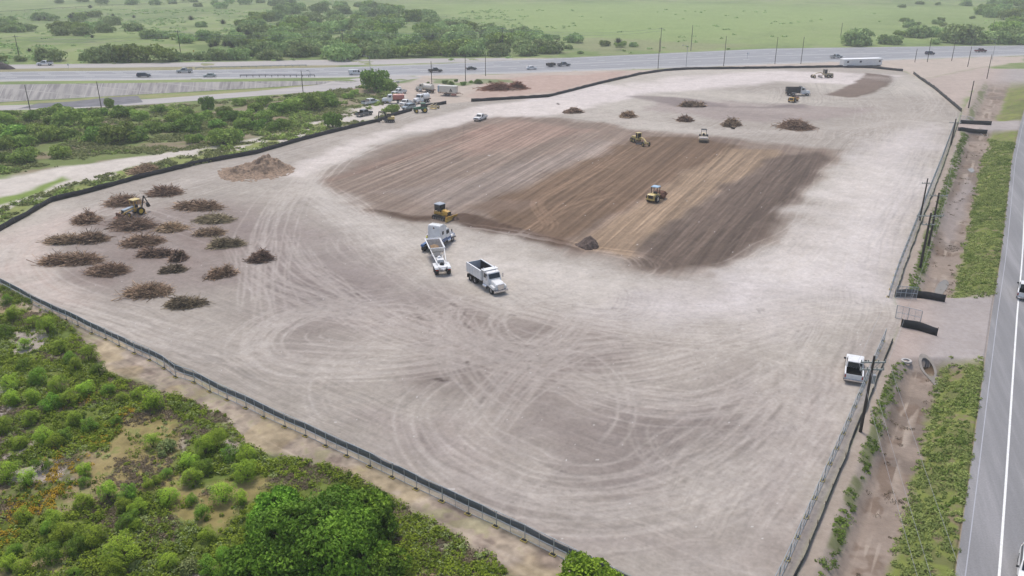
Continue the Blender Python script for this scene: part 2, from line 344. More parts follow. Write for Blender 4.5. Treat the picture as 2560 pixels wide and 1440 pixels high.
# ---- ditch on the right
xf = xat(FEN_R, Y); xr = xat(ROAD_L, Y); s_ = (X-xf)/np.maximum(xr-xf, .1); inD = ((s_ > .01) & (Y < 360)).astype(np.float32)
grass = mixcol(pc(118,134,66), pc(150,156,86), n_mid)
lay(pc(184,170,156), inD*(s_ < 1.3))
do_ = ditch_open(Y)
lay(mixcol(pc(196,180,170), pc(186,177,172), sstep(.1, .6, s_)), inD*(1-do_)*(s_ < 1.2))
dw = s_+.10*(n_mid-.5)+.05*WX
lay(mixcol(pc(172,156,142), pc(142,128,116), sstep(.45, .6, n_mid)), do_*inD*sstep(.2, .25, dw)*(1-sstep(.58, .66, dw)))
lay(pc(128,108,92), do_*inD*sstep(.25, .3, dw)*(1-sstep(.5, .6, dw))*.6*sstep(.55, .65, n_sm)); lay(pc(204,190,174), do_*inD*sstep(.3, .36, dw)*(1-sstep(.42, .54, dw))*.6*sstep(.35, .6, n_sm)*sstep(.5, .6, vnoise(s_*26, Y*.12, 77)))
lay(mixcol(pc(150,138,108), grass, sstep(.28, .46, .5*n_sm+.5*n_fi)), inD*sstep(.54, .64, dw+.12*(n_sm-.5))*(1-sstep(.99, 1.0, s_))*ditch_open(Y))
lay(pc(116,128,72), inD*sstep(.09, .13, dw)*(1-sstep(.18, .24, dw))*ditch_open(Y)*.75*sstep(.40, .52, .3*n_mid+.7*n_sm))
lay(pc(100,90,80), inD*.4*sstep(.62, .68, dw)*sstep(.5, .62, n_sm)*ditch_open(Y)*(s_ < 1))
lay(grass, (s_ > 1.8)*(Y < 400))
# puddled mud in the upper ditch
lay(pc(165,155,150), inD*pmask([(2350,560),(2390,470),(2420,440),(2430,470),(2400,560),(2375,620)], 1, 1.5)*.8)
# ---- the cleared site
sd = sdf(X, Y, SITE)
S = sstep(-.8, .6, sd)
dust = mixcol(pc(203,195,183), pc(184,175,164), sstep(.35, .65, n_big))
sitec = dust
lay(sitec, S)
# rounded loop coordinate for the fine grading lines
sdw = sd+2.2*WX
rk = vnoise(sdw*2.6, X*.03+Y*.04, 81)*.35+vnoise(sdw*6.5, X*.06, 83)*.65
rkm = S*sstep(.35, .6, fbm(X, Y, 24, 3, 85))*(Y < 330)
C *= (1-.42*(rk-.45)*rkm)[:, None]
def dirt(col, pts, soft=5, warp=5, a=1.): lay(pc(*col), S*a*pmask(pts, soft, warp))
dirt((223,215,211), [(1650,720),(1950,660),(2150,450),(2200,350),(2330,310),(2340,360),(2260,560),(2220,740),(1900,800),(1500,800)], 8, 6, 0.84)
dirt((231,223,215), [(1900,690),(2060,560),(2180,400),(2230,420),(2150,600),(2050,740)], 6, 6, 0.72)
dirt((231,221,215), [(1400,200),(1560,215),(1700,190),(1950,175),(2250,190),(2150,210),(1960,205),(1640,232),(1420,280),(1250,285)], 4, 5, 0.95)
dirt((233,223,215), [(1200,262),(1400,250),(1500,270),(1300,300),(1000,335),(860,395),(760,440),(700,440),(820,370)], 3, 4, 0.84)
dirt((223,215,205), [(760,440),(830,440),(960,560),(1180,610),(1420,660),(1650,700),(1500,770),(1200,700),(1060,650),(900,590)], 6, 6, 0.72)
dirt((160,148,143), [(560,560),(720,520),(880,640),(1080,720),(1000,790),(760,760),(600,700)], 9, 7, 0.72)
dirt((146,134,129), [(640,690),(760,700),(960,760),(820,780),(660,790),(590,740)], 8, 7, 0.72)
dirt((148,136,130), [(700,820),(790,785),(900,800),(880,860),(760,890),(690,870)], 5, 5, .42)
dirt((152,139,131), [(960,780),(1180,760),(1420,820),(1560,880),(1480,960),(1250,990),(1080,950),(1000,870)], 8, 7, 0.65)
dirt((148,136,131), [(1280,1000),(1560,1000),(1860,940),(1950,980),(1850,1120),(1600,1190),(1380,1150),(1250,1080)], 9, 8, 0.65)
dirt((166,152,147), [(900,1060),(1100,1050),(1200,1200),(1460,1320),(1700,1340),(1500,1380),(1200,1250),(1000,1150)], 6, 6, 0.65)
dirt((164,151,145), [(1850,1250),(2100,900),(2230,800),(2150,1060),(2000,1350),(1850,1420)], 6, 6, 0.65)
dirt((154,140,133), [(180,560),(330,520),(560,500),(700,560),(640,700),(480,740),(250,740),(130,660)], 8, 6, 0.72)
dirt((214,193,181), [(0,600),(120,540),(250,520),(130,600),(70,680),(200,760),(60,730),(0,690)], 5, 4, 0.72)
dirt((166,150,145), [(1640,245),(1900,262),(2200,270),(2060,300),(1800,300),(1600,275)], 4, 6, 0.59)
dirt((138,126,123), [(1560,240),(1720,246),(1840,268),(2010,262),(2010,272),(1700,268)], 2, 3, 0.72)
dirt((146,133,126), [(1000,800),(1180,775),(1400,830),(1520,890),(1420,950),(1230,965),(1080,930)], 7, 8, .45)
dirt((150,138,131), [(1320,1010),(1560,1020),(1800,980),(1840,1050),(1620,1150),(1420,1130)], 8, 8, .4)
dirt((146,134,128), [(600,620),(760,640),(960,740),(800,770),(640,740)], 8, 8, .4)
# graded field
FLD = [(800,450),(850,412),(960,365),(1100,322),(1240,290),(1380,292),(1500,310),(1620,328),(1780,342),(1950,360),(2110,372),(2120,395),(2060,440),(1990,520),(1920,600),(1840,650),(1760,680),(1650,680),(1560,655),(1440,622),(1330,600),(1180,570),(1080,548),(950,528),(900,490),(850,465)]
dirt((150,133,119), FLD, 3.2, 4, .95)
gx = np.array(fieldlane(.5)[1])-np.array(fieldlane(.5)[0]); gx /= np.hypot(*gx); cr = X*gx[1]-Y*gx[0]; al = X*gx[0]+Y*gx[1]
st = vnoise(cr*.55, al*.012, 91)*.5+vnoise(cr*1.7, al*.02, 93)*.5
FM = S*pmask(FLD, 4, 4.5)
st2 = vnoise(cr*2.9, al*.03, 94)*.5+vnoise(cr*1.2, al*.02, 92)*.5
lay(pc(138,120,108), FM*.65*sstep(.45, .7, st))
dirt((150,126,112), [(830,450),(900,420),(1100,355),(1240,310),(1240,325),(1020,395),(870,440)], 1.5, 2, .75)
dirt((182,152,136), [(1180,330),(1290,300),(1400,310),(1480,325),(1300,370),(1150,390)], 4, 4, .5)
dirt((164,152,143), [(960,480),(1180,440),(1500,350),(1540,360),(1300,460),(1120,520)], 3, 3, .5)
dirt((122,100,80), [(1170,520),(1260,490),(1380,440),(1500,385),(1600,340),(1730,345),(1850,362),(1780,400),(1600,500),(1500,560),(1430,612),(1340,590),(1260,560)], 2, 3, .9)
dirt((158,136,112), [(1440,612),(1560,530),(1700,440),(1820,368),(1940,372),(1960,385),(1800,480),(1680,560),(1560,645)], 1.5, 2, .85)
dirt((104,90,80), [(1560,648),(1680,565),(1820,470),(1950,385),(2060,378),(2075,400),(1990,500),(1880,620),(1790,672),(1640,672)], 2, 3, .9)
C *= (1-.55*(st2-.5)*FM)[:, None]; st3 = vnoise(cr*5.2, al*.05, 90); lay(np.minimum(C*1.4, .5), FM*.55*sstep(.72, .86, st3)*sstep(.35, .6, fbm(X, Y, 14, 2, 96)))
dirt((98,78,64), [(930,522),(1080,540),(1160,535),(1270,556),(1340,585),(1430,600),(1460,625),(1330,605),(1180,575),(1080,552),(980,540)], 1.2, 2.0, .92)
dirt((140,120,105), [(1160,515),(1230,500),(1340,505),(1300,530),(1200,532)], 1.5, 2, .7)
dirt((122,103,90), [(2065,238),(2120,215),(2170,183),(2225,190),(2230,210),(2180,235),(2120,243)], 1.2, 2, .9)
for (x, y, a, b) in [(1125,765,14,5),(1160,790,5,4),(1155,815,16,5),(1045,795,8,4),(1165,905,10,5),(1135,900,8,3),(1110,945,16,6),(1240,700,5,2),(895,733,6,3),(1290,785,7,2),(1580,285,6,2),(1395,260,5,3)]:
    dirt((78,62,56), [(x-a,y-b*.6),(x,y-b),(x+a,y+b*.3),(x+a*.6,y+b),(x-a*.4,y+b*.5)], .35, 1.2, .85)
# darker ground patches among the brush piles
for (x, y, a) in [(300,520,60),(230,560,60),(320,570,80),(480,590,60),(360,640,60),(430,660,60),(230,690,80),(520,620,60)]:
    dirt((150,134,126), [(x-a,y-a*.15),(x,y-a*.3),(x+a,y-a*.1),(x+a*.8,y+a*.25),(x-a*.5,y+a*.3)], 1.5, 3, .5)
# apply tyre tracks
l = rsample(LR, X, Y)*S; d = rsample(DR, X, Y)*S
lay(C*.74, d*.8)
lt = mixcol(pc(216,207,197), pc(222,212,202), n_mid); fm = np.clip(FM, 0, 1)[:, None]
lay(lt*(1-fm)+np.minimum(C*1.55, lt)*fm, l*(.47+.38*FM))
# grit, clods and crumbs
grit = vnoise(X*2.6, Y*2.6, 97)*.5+vnoise(X*5.3, Y*5.3, 98)*.5
C *= (1+.22*(grit-.5)*S)[:, None]
cl_ = (vnoise(X*1.3+9, Y*1.3, 99) > .93)*(n_mid > .5)*S; C *= (1-.16*cl_)[:, None]
# random fine mottling, pebbles of clay
C *= (1+.16*(n_sm-.5)+.16*(n_fi-.5)+.14*(n_mid-.5))[:, None]
sp_ = (vnoise(X*1.9, Y*1.9, 95) > .985) & (S > .5) & (Y < 200)
C[sp_] = pc(225,220,214)

Z = hgt(X, Y)
Z = Z+(.05*(n_sm-.5)*(1-sstep(200, 300, Y))+.25*(n_mid-.5)*(1-S)*(np.abs(s_-.5) > .9)*sstep(45, 60, Y*0+50))
Z = Z+FM*(.22*(st2-.5)+.10*(st-.5))-.04*l+S*.10*(fbm(X, Y, 1.1, 2, 87)-.5)*(Y < 200)
Z = Z+.35*S*pmask([(930,522),(1080,540),(1160,535),(1270,556),(1340,585),(1430,600),(1460,625),(1330,605),(1180,575),(1080,552),(980,540)], 1.0, 1.0)*n_sm
# lower the sheet under the paved strips
HWY_N = [(-500,205),(-200,203),(0,201),(300,198),(640,193.5),(1000,187),(1280,181.5),(1560,172),(1920,159),(2240,148),(2560,136.5),(2900,124),(3300,110)]
HWY_F = [(-500,184),(-200,182),(0,180),(300,177),(640,173),(960,165),(1280,151),(1600,136),(1920,121.5),(2240,117),(2560,113.5),(2900,106),(3300,97)]
hn = np.array(GP(HWY_N)); hf = np.array(GP(HWY_F))
HP = [tuple(p) for p in hn]+[tuple(p) for p in hf[::-1]]
RD = [(float(x), float(y)) for x, y in ROAD_L]
def road_r(Y0): return xat(ROAD_L, Y0)
mask_h = sdf(X, Y, HP) > -1.0
mask_r = (X > xat(ROAD_L, Y)-.2) & (X < xat(ROAD_L, Y)+15.5) & (Y < 322)
Z = np.where(mask_h | mask_r, hgt(X, Y)-.12, Z)
for c_ in CULV:
    Z = np.where(culv_e(X, Y, c_, 1.08) < 1, np.minimum(Z, -1.35-.35), Z)
F = (np.arange(NRt-1)[:, None]*NCt+np.arange(NCt-1)[None, :]).ravel()
F = np.stack([F, F+1, F+NCt+1, F+NCt], 1)
m, nt, b = new_mat("soil_and_turf", rough=.95)
at = nt.nodes.new("ShaderNodeAttribute"); at.attribute_name = "tint"
n1 = tex_noise(nt, 2.2, 6, .7); n2 = tex_noise(nt, .35, 4)
r1 = ramp(nt, n1.outputs[0], [(.25, (.86, .85, .84)), (.55, (1, 1, 1)), (.8, (1.08, 1.08, 1.08))])
r2 = ramp(nt, n2.outputs[0], [(.3, (.93, .92, .91)), (.7, (1.05, 1.05, 1.06))])
c1 = mixc(nt, at.outputs[0], r1.outputs[0], 1.0, 'MULTIPLY'); c2 = mixc(nt, c1, r2.outputs[0], 1.0, 'MULTIPLY')
nt.links.new(c2, b.inputs["Base Color"]); bump(nt, b, n1.outputs[0], .5, .12); b.inputs["Specular IOR Level"].default_value = .15
g = np_mesh("ground", np.stack([X, Y, Z], 1), F, m, smooth=True)
vattr(g.data, "tint", C); tag(g, kind="structure")
g["label"] = "cleared pale clay ground with tyre tracks, scrub land and green fields"
SITE_X, SITE_Y, COLS = X, Y, C

# ================================================================== ROADS
def strip(name, A, B, mat, dz=.02, nx=6, label=None, kind="structure", world=True, step=4.0):
    A = np.array(A, float); B = np.array(B, float)
    def res(P, n):
        d = np.r_[0, np.cumsum(np.hypot(*np.diff(P, axis=0).T))]; t = np.linspace(0, d[-1], n); return np.stack([np.interp(t, d, P[:, 0]), np.interp(t, d, P[:, 1])], 1)
    n = max(3, int(np.hypot(*np.diff(A, axis=0).T).sum()/step)); A = res(A, n); B = res(B, n)
    V = []; 
    for j in range(nx+1):
        P = A*(1-j/nx)+B*j/nx; V.append(np.c_[P, hgt(P[:, 0], P[:, 1])+dz])
    V = np.vstack(V); Fq = np.array([[j*n+i, j*n+i+1, (j+1)*n+i+1, (j+1)*n+i] for j in range(nx) for i in range(n-1)])
    v0, v1, v3 = V[Fq[0, 0]], V[Fq[0, 1]], V[Fq[0, 3]]
    if np.cross(v1-v0, v3-v0)[2] < 0: Fq = Fq[:, ::-1]
    o = np_mesh(name, V, Fq, mat)
    if label: o["label"] = label
    if kind: o["kind"] = kind
    return o
def road_mat(name, c0, c1, ang=0.0):
    m, nt, b = new_mat(name, rough=.85)
    n = tex_noise(nt, .5, 5, .6, stretch=((14, .9, 1), ang)); n2 = tex_noise(nt, 6, 4)
    r = ramp(nt, n.outputs[0], [(.32, tuple(.85*q for q in c0)), (.5, c0), (.68, c1)]); r2 = ramp(nt, n2.outputs[0], [(.3, (.88, .88, .88)), (.7, (1.08, 1.08, 1.08))])
    nt.links.new(mixc(nt, r.outputs[0], r2.outputs[0], 1.0, 'MULTIPLY'), b.inputs["Base Color"]); return m
hang = math.atan2(hn[8][1]-hn[5][1], hn[8][0]-hn[5][0])
M_hwy = road_mat("highway_asphalt", tuple(pc(158,159,162)), tuple(pc(178,178,181)), hang)
M_shd = road_mat("shoulder_asphalt", tuple(pc(196,192,188)), tuple(pc(208,203,198)), hang)
M_far = road_mat("pale_concrete_road", tuple(pc(190,184,180)), tuple(pc(205,198,192)), hang)
M_side = road_mat("side_asphalt", tuple(pc(150,149,150)), tuple(pc(168,166,167)), 1.22)
M_wht = mat_noisy("road_paint_white", (.72, .72, .70), .7, .12, 3)
def lerpP(t): return hn*(1-t)+hf*t
strip("highway", hn, hf, M_hwy, .02, 8, "grey multi-lane highway crossing behind the site")
strip("highway_shoulder", hn, hn+np.array([0, -3.2]), M_shd, .015, 2, "pale near shoulder of the highway")
for i, t in enumerate((.04, .93)):
    a = lerpP(t); strip("edge_line", a, a+np.array([0, .45]), M_wht, .03, 1, "white edge line painted along the highway")
def dashes(name, P, w, dl, gap, mat, label, dz=.03):
    P = np.array(P); d = np.r_[0, np.cumsum(np.hypot(*np.diff(P, axis=0).T))]; V = []; Fq = []; s = 0
    while s+dl < d[-1]:
        a = np.array([np.interp(s, d, P[:, 0]), np.interp(s, d, P[:, 1])]); c = np.array([np.interp(s+dl, d, P[:, 0]), np.interp(s+dl, d, P[:, 1])])
        tt_ = (c-a)/np.hypot(*(c-a)); nn = np.array([-tt_[1], tt_[0]])*w/2; k = len(V)
        for q in (a-nn, c-nn, c+nn, a+nn): V.append((*q, float(hgt(*q))+dz))
        Fq.append([k, k+1, k+2, k+3]); s += dl+gap
    o = np_mesh(name, V, Fq, mat); tag(o, label, kind="structure"); return o
for t in (.3, .62, .78): dashes("lane_dashes", lerpP(t), .3, 3.6, 9, M_wht, "white lane dashes on the highway")
med = lerpP(.47); strip("median_strip", med, med+np.array([0, 1.3]), mat_noisy("pale_median", tuple(pc(205,203,200)), .9, .1, 1.), .03, 1, "pale painted median of the highway")
# far frontage road, tapering into the highway
fr0 = GP([(-500,182),(0,172.5),(300,169),(640,165),(850,163),(1060,158),(1280,151)]); fr1 = GP([(-500,168),(0,162),(300,159),(640,153),(850,149),(1060,146),(1280,144.5)])
strip("frontage_road", fr0, fr1, M_far, .015, 3, "pale frontage road beyond the highway")
# near access road under the concrete slope
nr0 = GP([(-500,305),(-200,287),(0,276),(200,271),(400,259),(640,240),(800,229),(880,222),(960,210),(1060,194)]); nr1 = GP([(-500,285),(-200,271),(0,264),(200,258),(400,246),(640,228),(800,212),(850,201),(900,195),(1010,189)])
strip("access_road", nr0, nr1, M_far, .03, 3, "pale access road curving below the concrete slope")
strip("asphalt_patch", GP([(45,271.5),(180,269),(280,264),(358,256)]), GP([(95,259),(180,254),(270,244),(345,240)]), mat_noisy("dark_patch", tuple(pc(118,116,122)), .85, .3, .25), .05, 3, "dark asphalt patch on the near access road", step=2)
# side road at right
Ys = np.concatenate([np.linspace(20, 120, 26), np.linspace(130, 322, 20)]); L0 = np.c_[xat(ROAD_L, Ys), Ys]
strip("side_road", L0, L0+np.array([15, 0]), M_side, .02, 6, "grey two-lane road running beside the ditch", step=3)
strip("side_road_edge_line", L0+np.array([3.35, 0]), L0+np.array([3.58, 0]), M_wht, .032, 1, "white shoulder line painted on the side road", step=3)
strip("worn_edge_line", L0+np.array([.75, 0]), L0+np.array([.85, 0]), mat_noisy("faint_paint", tuple(pc(190,191,198)), .8, .1, 1), .03, 1, "faint worn seam near the edge of the side road", step=3)
yl = L0+np.array([7.3, 0]); strip("centre_line", yl, yl+np.array([.15, 0]), mat_noisy("road_paint_yellow", (.55, .38, .08), .7, .1, 3), .032, 1, "yellow centre line of the side road", step=3)
# concrete slope paving
xs = np.concatenate([np.linspace(-330, -56, 160)]); Vq = []; nj = 10
for j in range(nj+1):
    e = emb_h(xs); yv = toe_y(xs)+2*e*(j/nj)*.99; Vq.append(np.c_[xs, yv, hgt(xs, yv)+.10])
Vq = np.vstack(Vq); n = len(xs); Fq = np.array([[j*n+i, j*n+i+1, (j+1)*n+i+1, (j+1)*n+i] for j in range(nj) for i in range(n-1)])
m, nt, b = new_mat("stained_concrete", rough=.9)
tcx = nt.nodes.new("ShaderNodeTexCoord"); mp = nt.nodes.new("ShaderNodeMapping"); mp.inputs["Rotation"].default_value = (0, 0, R(-8)); nt.links.new(tcx.outputs["Object"], mp.inputs[0])
br = nt.nodes.new("ShaderNodeTexBrick"); br.offset = 0; br.inputs["Scale"].default_value = 1; br.inputs["Brick Width"].default_value = 4.2; br.inputs["Row Height"].default_value = 5.2
br.inputs["Mortar Size"].default_value = .13; br.inputs["Mortar Smooth"].default_value = .5; nt.links.new(mp.outputs[0], br.inputs["Vector"])
br.inputs["Color1"].default_value = (*pc(150,143,142), 1); br.inputs["Color2"].default_value = (*pc(182,176,172), 1); br.inputs["Mortar"].default_value = (*pc(222,216,208), 1)
nz = tex_noise(nt, 1.0, 5, .6, stretch=((1.2, 9, 9), R(8))); rz = ramp(nt, nz.outputs[0], [(.38, (0, 0, 0)), (.62, (1, 1, 1))])
out = mixc(nt, br.outputs[0], tuple(pc(205,198,190)), rz.outputs[0]); nz2 = tex_noise(nt, .12, 3); rz2 = ramp(nt, nz2.outputs[0], [(.35, (.88, .88, .88)), (.65, (1.1, 1.1, 1.1))])
nt.links.new(mixc(nt, out, rz2.outputs[0], 1.0, 'MULTIPLY'), b.inputs["Base Color"])
o = np_mesh("concrete_slope", Vq, Fq, m); tag(o, "stained concrete slope paving below the highway", kind="structure")

# ================================================================== SKY, SUN
SUN_EL, SUN_AZ = 66, -22      # azimuth: direction the light comes from, degrees clockwise from +Y
w = bpy.data.worlds.new("World"); scene.world = w; w.use_nodes = True; nt = w.node_tree
bg = nt.nodes["Background"]; sky = nt.nodes.new("ShaderNodeTexSky"); sky.sky_type = 'NISHITA'; sky.sun_disc = False
sky.sun_elevation = R(SUN_EL); sky.sun_rotation = R(SUN_AZ); sky.air_density = 1.0; sky.dust_density = 3.0; sky.ozone_density = 1.0
nt.links.new(sky.outputs[0], bg.inputs[0]); bg.inputs[1].default_value = .11
sd_ = bpy.data.lights.new("sun", 'SUN'); so = bpy.data.objects.new("sun", sd_); COL.objects.link(so)
sd_.energy = 1.5; sd_.angle = R(14); sd_.color = (1, .95, .88)
az = R(SUN_AZ); el = R(SUN_EL); dirv = Vector((math.sin(az)*math.cos(el), math.cos(az)*math.cos(el), math.sin(el)))
so.rotation_euler = (-dirv).to_track_quat('-Z', 'Y').to_euler(); so.location = (0, 100, 120)
scene.view_settings.view_transform = 'Standard'; scene.view_settings.look = 'None'; scene.view_settings.gamma = 1
scene.view_settings.exposure = .68
# ================================================================== MESH BUILDER
class MB:
    def __init__(s): s.v = []; s.f = []
    def add(s, V, F, M=None):
        k = len(s.v)
        for p in V: s.v.append(tuple(M @ Vector(p)) if M else tuple(p))
        for f in F: s.f.append([i+k for i in f])
        return s
    def box(s, c, d, ry=0.0, rz=0.0, rx=0.0, top=(1, 1), shift=(0, 0)):
        x, y, z = (q/2 for q in d); tx, ty = top; sx, sy = shift
        V = [(-x, -y, -z), (x, -y, -z), (x, y, -z), (-x, y, -z), (-x*tx+sx, -y*ty+sy, z), (x*tx+sx, -y*ty+sy, z), (x*tx+sx, y*ty+sy, z), (-x*tx+sx, y*ty+sy, z)]
        F = [(0, 3, 2, 1), (4, 5, 6, 7), (0, 1, 5, 4), (1, 2, 6, 5), (2, 3, 7, 6), (3, 0, 4, 7)]
        M = Matrix.Translation(c) @ Matrix.Rotation(rz, 4, 'Z') @ Matrix.Rotation(ry, 4, 'Y') @ Matrix.Rotation(rx, 4, 'X')
        return s.add(V, F, M)
    def prism(s, prof, y0, y1, inset=None):      # prof: (x,z) loop; inset(x,z)->dy narrowing
        n = len(prof); g = inset or (lambda x, z: 0)
        V = [(x, y0+g(x, z), z) for x, z in prof]+[(x, y1-g(x, z), z) for x, z in prof]
        F = [tuple(range(n)), tuple(range(2*n-1, n-1, -1))]+[(i, i+n, (i+1) % n+n, (i+1) % n) for i in range(n)]
        return s.add(V, F)
    def cyl(s, a, b, r, r2=None, n=12, caps=True):
        a = Vector(a); b = Vector(b); r2 = r if r2 is None else r2; d = (b-a).normalized()
        u = d.orthogonal().normalized(); w_ = d.cross(u); V = []
        for p, q in ((a, r), (b, r2)):
            for i in range(n):
                t = 2*math.pi*i/n; V.append(p+u*(math.cos(t)*q)+w_*(math.sin(t)*q))
        F = [(i, (i+1) % n, (i+1) % n+n, i+n) for i in range(n)]
        if caps: F += [tuple(range(n-1, -1, -1)), tuple(range(n, 2*n))]
        return s.add(V, F)
    def tube(s, pts, r, n=6):
        for a, b in zip(pts, pts[1:]): s.cyl(a, b, r, n=n)
        return s
    def ring(s, c, ax, R0, R1, wd, n=18):       # tyre-like ring, axis along unit vector ax
        c = Vector(c); d = Vector(ax).normalized(); u = d.orthogonal().normalized(); w_ = d.cross(u)
        prof = [(R1, -wd*.42), (R0*.93, -wd*.5), (R0, -wd*.32), (R0, wd*.32), (R0*.93, wd*.5), (R1, wd*.42)]; m = len(prof); V = []
        for i in range(n):
            t = 2*math.pi*i/n; q = u*math.cos(t)+w_*math.sin(t)
            for r_, h_ in prof: V.append(c+q*r_+d*h_)
        F = [(i*m+j, ((i+1) % n)*m+j, ((i+1) % n)*m+(j+1) % m, i*m+(j+1) % m) for i in range(n) for j in range(m)]
        return s.add(V, F)
    def build(s, name, mat, parent=None, bevel=0.0, smooth=False):
        me = bpy.data.meshes.new(name); me.from_pydata([tuple(p) for p in s.v], [], s.f); me.materials.append(mat)
        bm = bmesh.new(); bm.from_mesh(me); bmesh.ops.recalc_face_normals(bm, faces=bm.faces)
        if bevel:
            ed = [e for e in bm.edges if len(e.link_faces) == 2 and e.calc_face_angle(0) > .5]
            try: bmesh.ops.bevel(bm, geom=ed, offset=bevel, segments=2, affect='EDGES', clamp_overlap=True)
            except Exception: pass
        bm.to_mesh(me); bm.free()
        if smooth:
            me.polygons.foreach_set("use_smooth", [True]*len(me.polygons)); me.set_sharp_from_angle(angle=R(40))
        o = bpy.data.objects.new(name, me); COL.objects.link(o)
        if parent: o.parent = parent
        return o
def empty(name, loc=(0, 0, 0), rz=0.0):
    o = bpy.data.objects.new(name, None); COL.objects.link(o); o.location = loc; o.rotation_euler = (0, 0, rz); o.empty_display_size = .5; return o
def kids(o): return [c for c in bpy.data.objects if c.parent == o]
def build_index():
    ix = {}
    for c in bpy.data.objects:
        if c.parent: ix.setdefault(c.parent.name, []).append(c)
    return ix
def copy_tree(o, ix, parent=None):
    c = o.copy(); COL.objects.link(c)
    if parent: c.parent = parent
    for ch in ix.get(o.name, []): copy_tree(ch, ix, c)
    return c

# ------------------------------------------------------------------ materials
def paint(name, col, rough=.35, metal=0.0, dirt_=.25):
    if name in MATS: return MATS[name]
    m, nt, b = new_mat(name, col, rough, metal, .4); b.inputs["Coat Roughness"].default_value = .15
    n = tex_noise(nt, 1.7, 5, .65); r = ramp(nt, n.outputs[0], [(.45, (0, 0, 0)), (.75, (1, 1, 1))])
    mm = nt.nodes.new("ShaderNodeMath"); mm.operation = 'MULTIPLY'; mm.inputs[1].default_value = dirt_; nt.links.new(r.outputs[0], mm.inputs[0])
    nt.links.new(mixc(nt, col, (.30, .26, .22), mm.outputs[0]), b.inputs["Base Color"]); MATS[name] = m; return m
P_white = paint("white_paint", (.76, .76, .75), dirt_=.30); P_offw = paint("cream_paint", (.66, .62, .54)); P_silver = paint("silver_paint", (.42, .43, .44), .3, .5)
P_grey = paint("grey_paint", (.16, .17, .19), .3, .4); P_black = paint("black_paint", (.015, .016, .02), .25, dirt_=.1); P_navy = paint("navy_paint", (.02, .03, .07), .25, dirt_=.1)
P_maroon = paint("maroon_paint", (.13, .012, .02), .3, dirt_=.08); P_blue = paint("blue_paint", (.02, .08, .22), .35, dirt_=.1); P_yel = paint("machine_yellow", (.60, .35, .05), .55, dirt_=.6)
P_ylw2 = paint("faded_yellow", (.56, .42, .12), .6, dirt_=.6); P_green = paint("tractor_green", (.02, .14, .05), .45, dirt_=.15); P_red = paint("red_paint", (.42, .13, .10), .5)
P_lblue = paint("light_blue_paint", (.30, .45, .58), .45); P_ltan = paint("tan_paint", (.52, .42, .26), .6); P_bg = paint("blue_grey_paint", (.32, .38, .42), .3, .3)
M_glass, _nt, _b = new_mat("dark_glass", (.018, .024, .03), .08); _b.inputs["Specular IOR Level"].default_value = .6
M_rub = mat_noisy("rubber", (.018, .018, .019), .85, .3, 6); M_rim = mat_noisy("wheel_metal", (.42, .42, .43), .4, .2, 5, .6)
M_ywh = mat_noisy("yellow_wheel", (.62, .42, .04), .5, .15, 5); M_dkm = mat_noisy("dark_metal", (.035, .035, .038), .55, .3, 4, .3)
M_stl = mat_noisy("worn_steel", (.30, .28, .27), .45, .35, 3, .7); M_blk = mat_noisy("black_plastic", (.022, .022, .024), .6, .2, 4)
M_liner = mat_noisy('bed_liner_black', (.012, .012, .013), 1.0, .2, 4); M_liner.node_tree.nodes['Principled BSDF'].inputs['Specular IOR Level'].default_value = .05
M_chr = mat_noisy("chrome", (.6, .6, .62), .15, .1, 4, 1.0); M_lred = mat_noisy("red_lens", (.35, .02, .015), .25, .1, 9); M_lamp = mat_noisy("lamp_glass", (.7, .7, .68), .15, .05, 9)
M_soil = mat_noisy("loose_soil", tuple(pc(160,132,100)), .95, .3, 4, bmp=.6); M_soild = mat_noisy("dark_soil", tuple(pc(104,84,72)), .95, .35, 3, bmp=.6)
M_rust = mat_noisy("rusty_steel", (.17, .08, .05), .8, .35, 3); M_skin = mat_noisy("skin", (.42, .25, .17), .6, .1, 5)
M_hiv = mat_noisy("hi_vis_cloth", (.72, .70, .08), .8, .1, 5); M_jean = mat_noisy("denim", (.06, .08, .13), .9, .2, 6); M_hat = mat_noisy("hard_hat_white", (.8, .8, .78), .4, .05, 5)

def wheel(parent, c, r, wd, rim=M_rim, n=18, name="wheel", rimf=.58):
    t = MB().ring(c, (0, 1, 0), r, r*rimf, wd, n).build(name, M_rub, parent, smooth=True)
    c = Vector(c); rb = MB(); rb.cyl(c+Vector((0, -wd*.3, 0)), c+Vector((0, wd*.3, 0)), r*rimf*1.02, n=14); rb.cyl(c+Vector((0, -wd*.4, 0)), c+Vector((0, wd*.4, 0)), r*.18, n=8)
    rb.build("rim", rim, t, smooth=True); return t
def lights(root, L, wb, zf, zr, W, small=False):
    for s in (-1, 1):
        MB().box((L/2-.04, s*(W/2-.24), zf), (.10, .32, .16)).build("headlight", M_lamp, root)
        MB().box((-L/2+.04, s*(W/2-.1), zr), (.10, .14, .34)).build("taillight", M_lred, root)

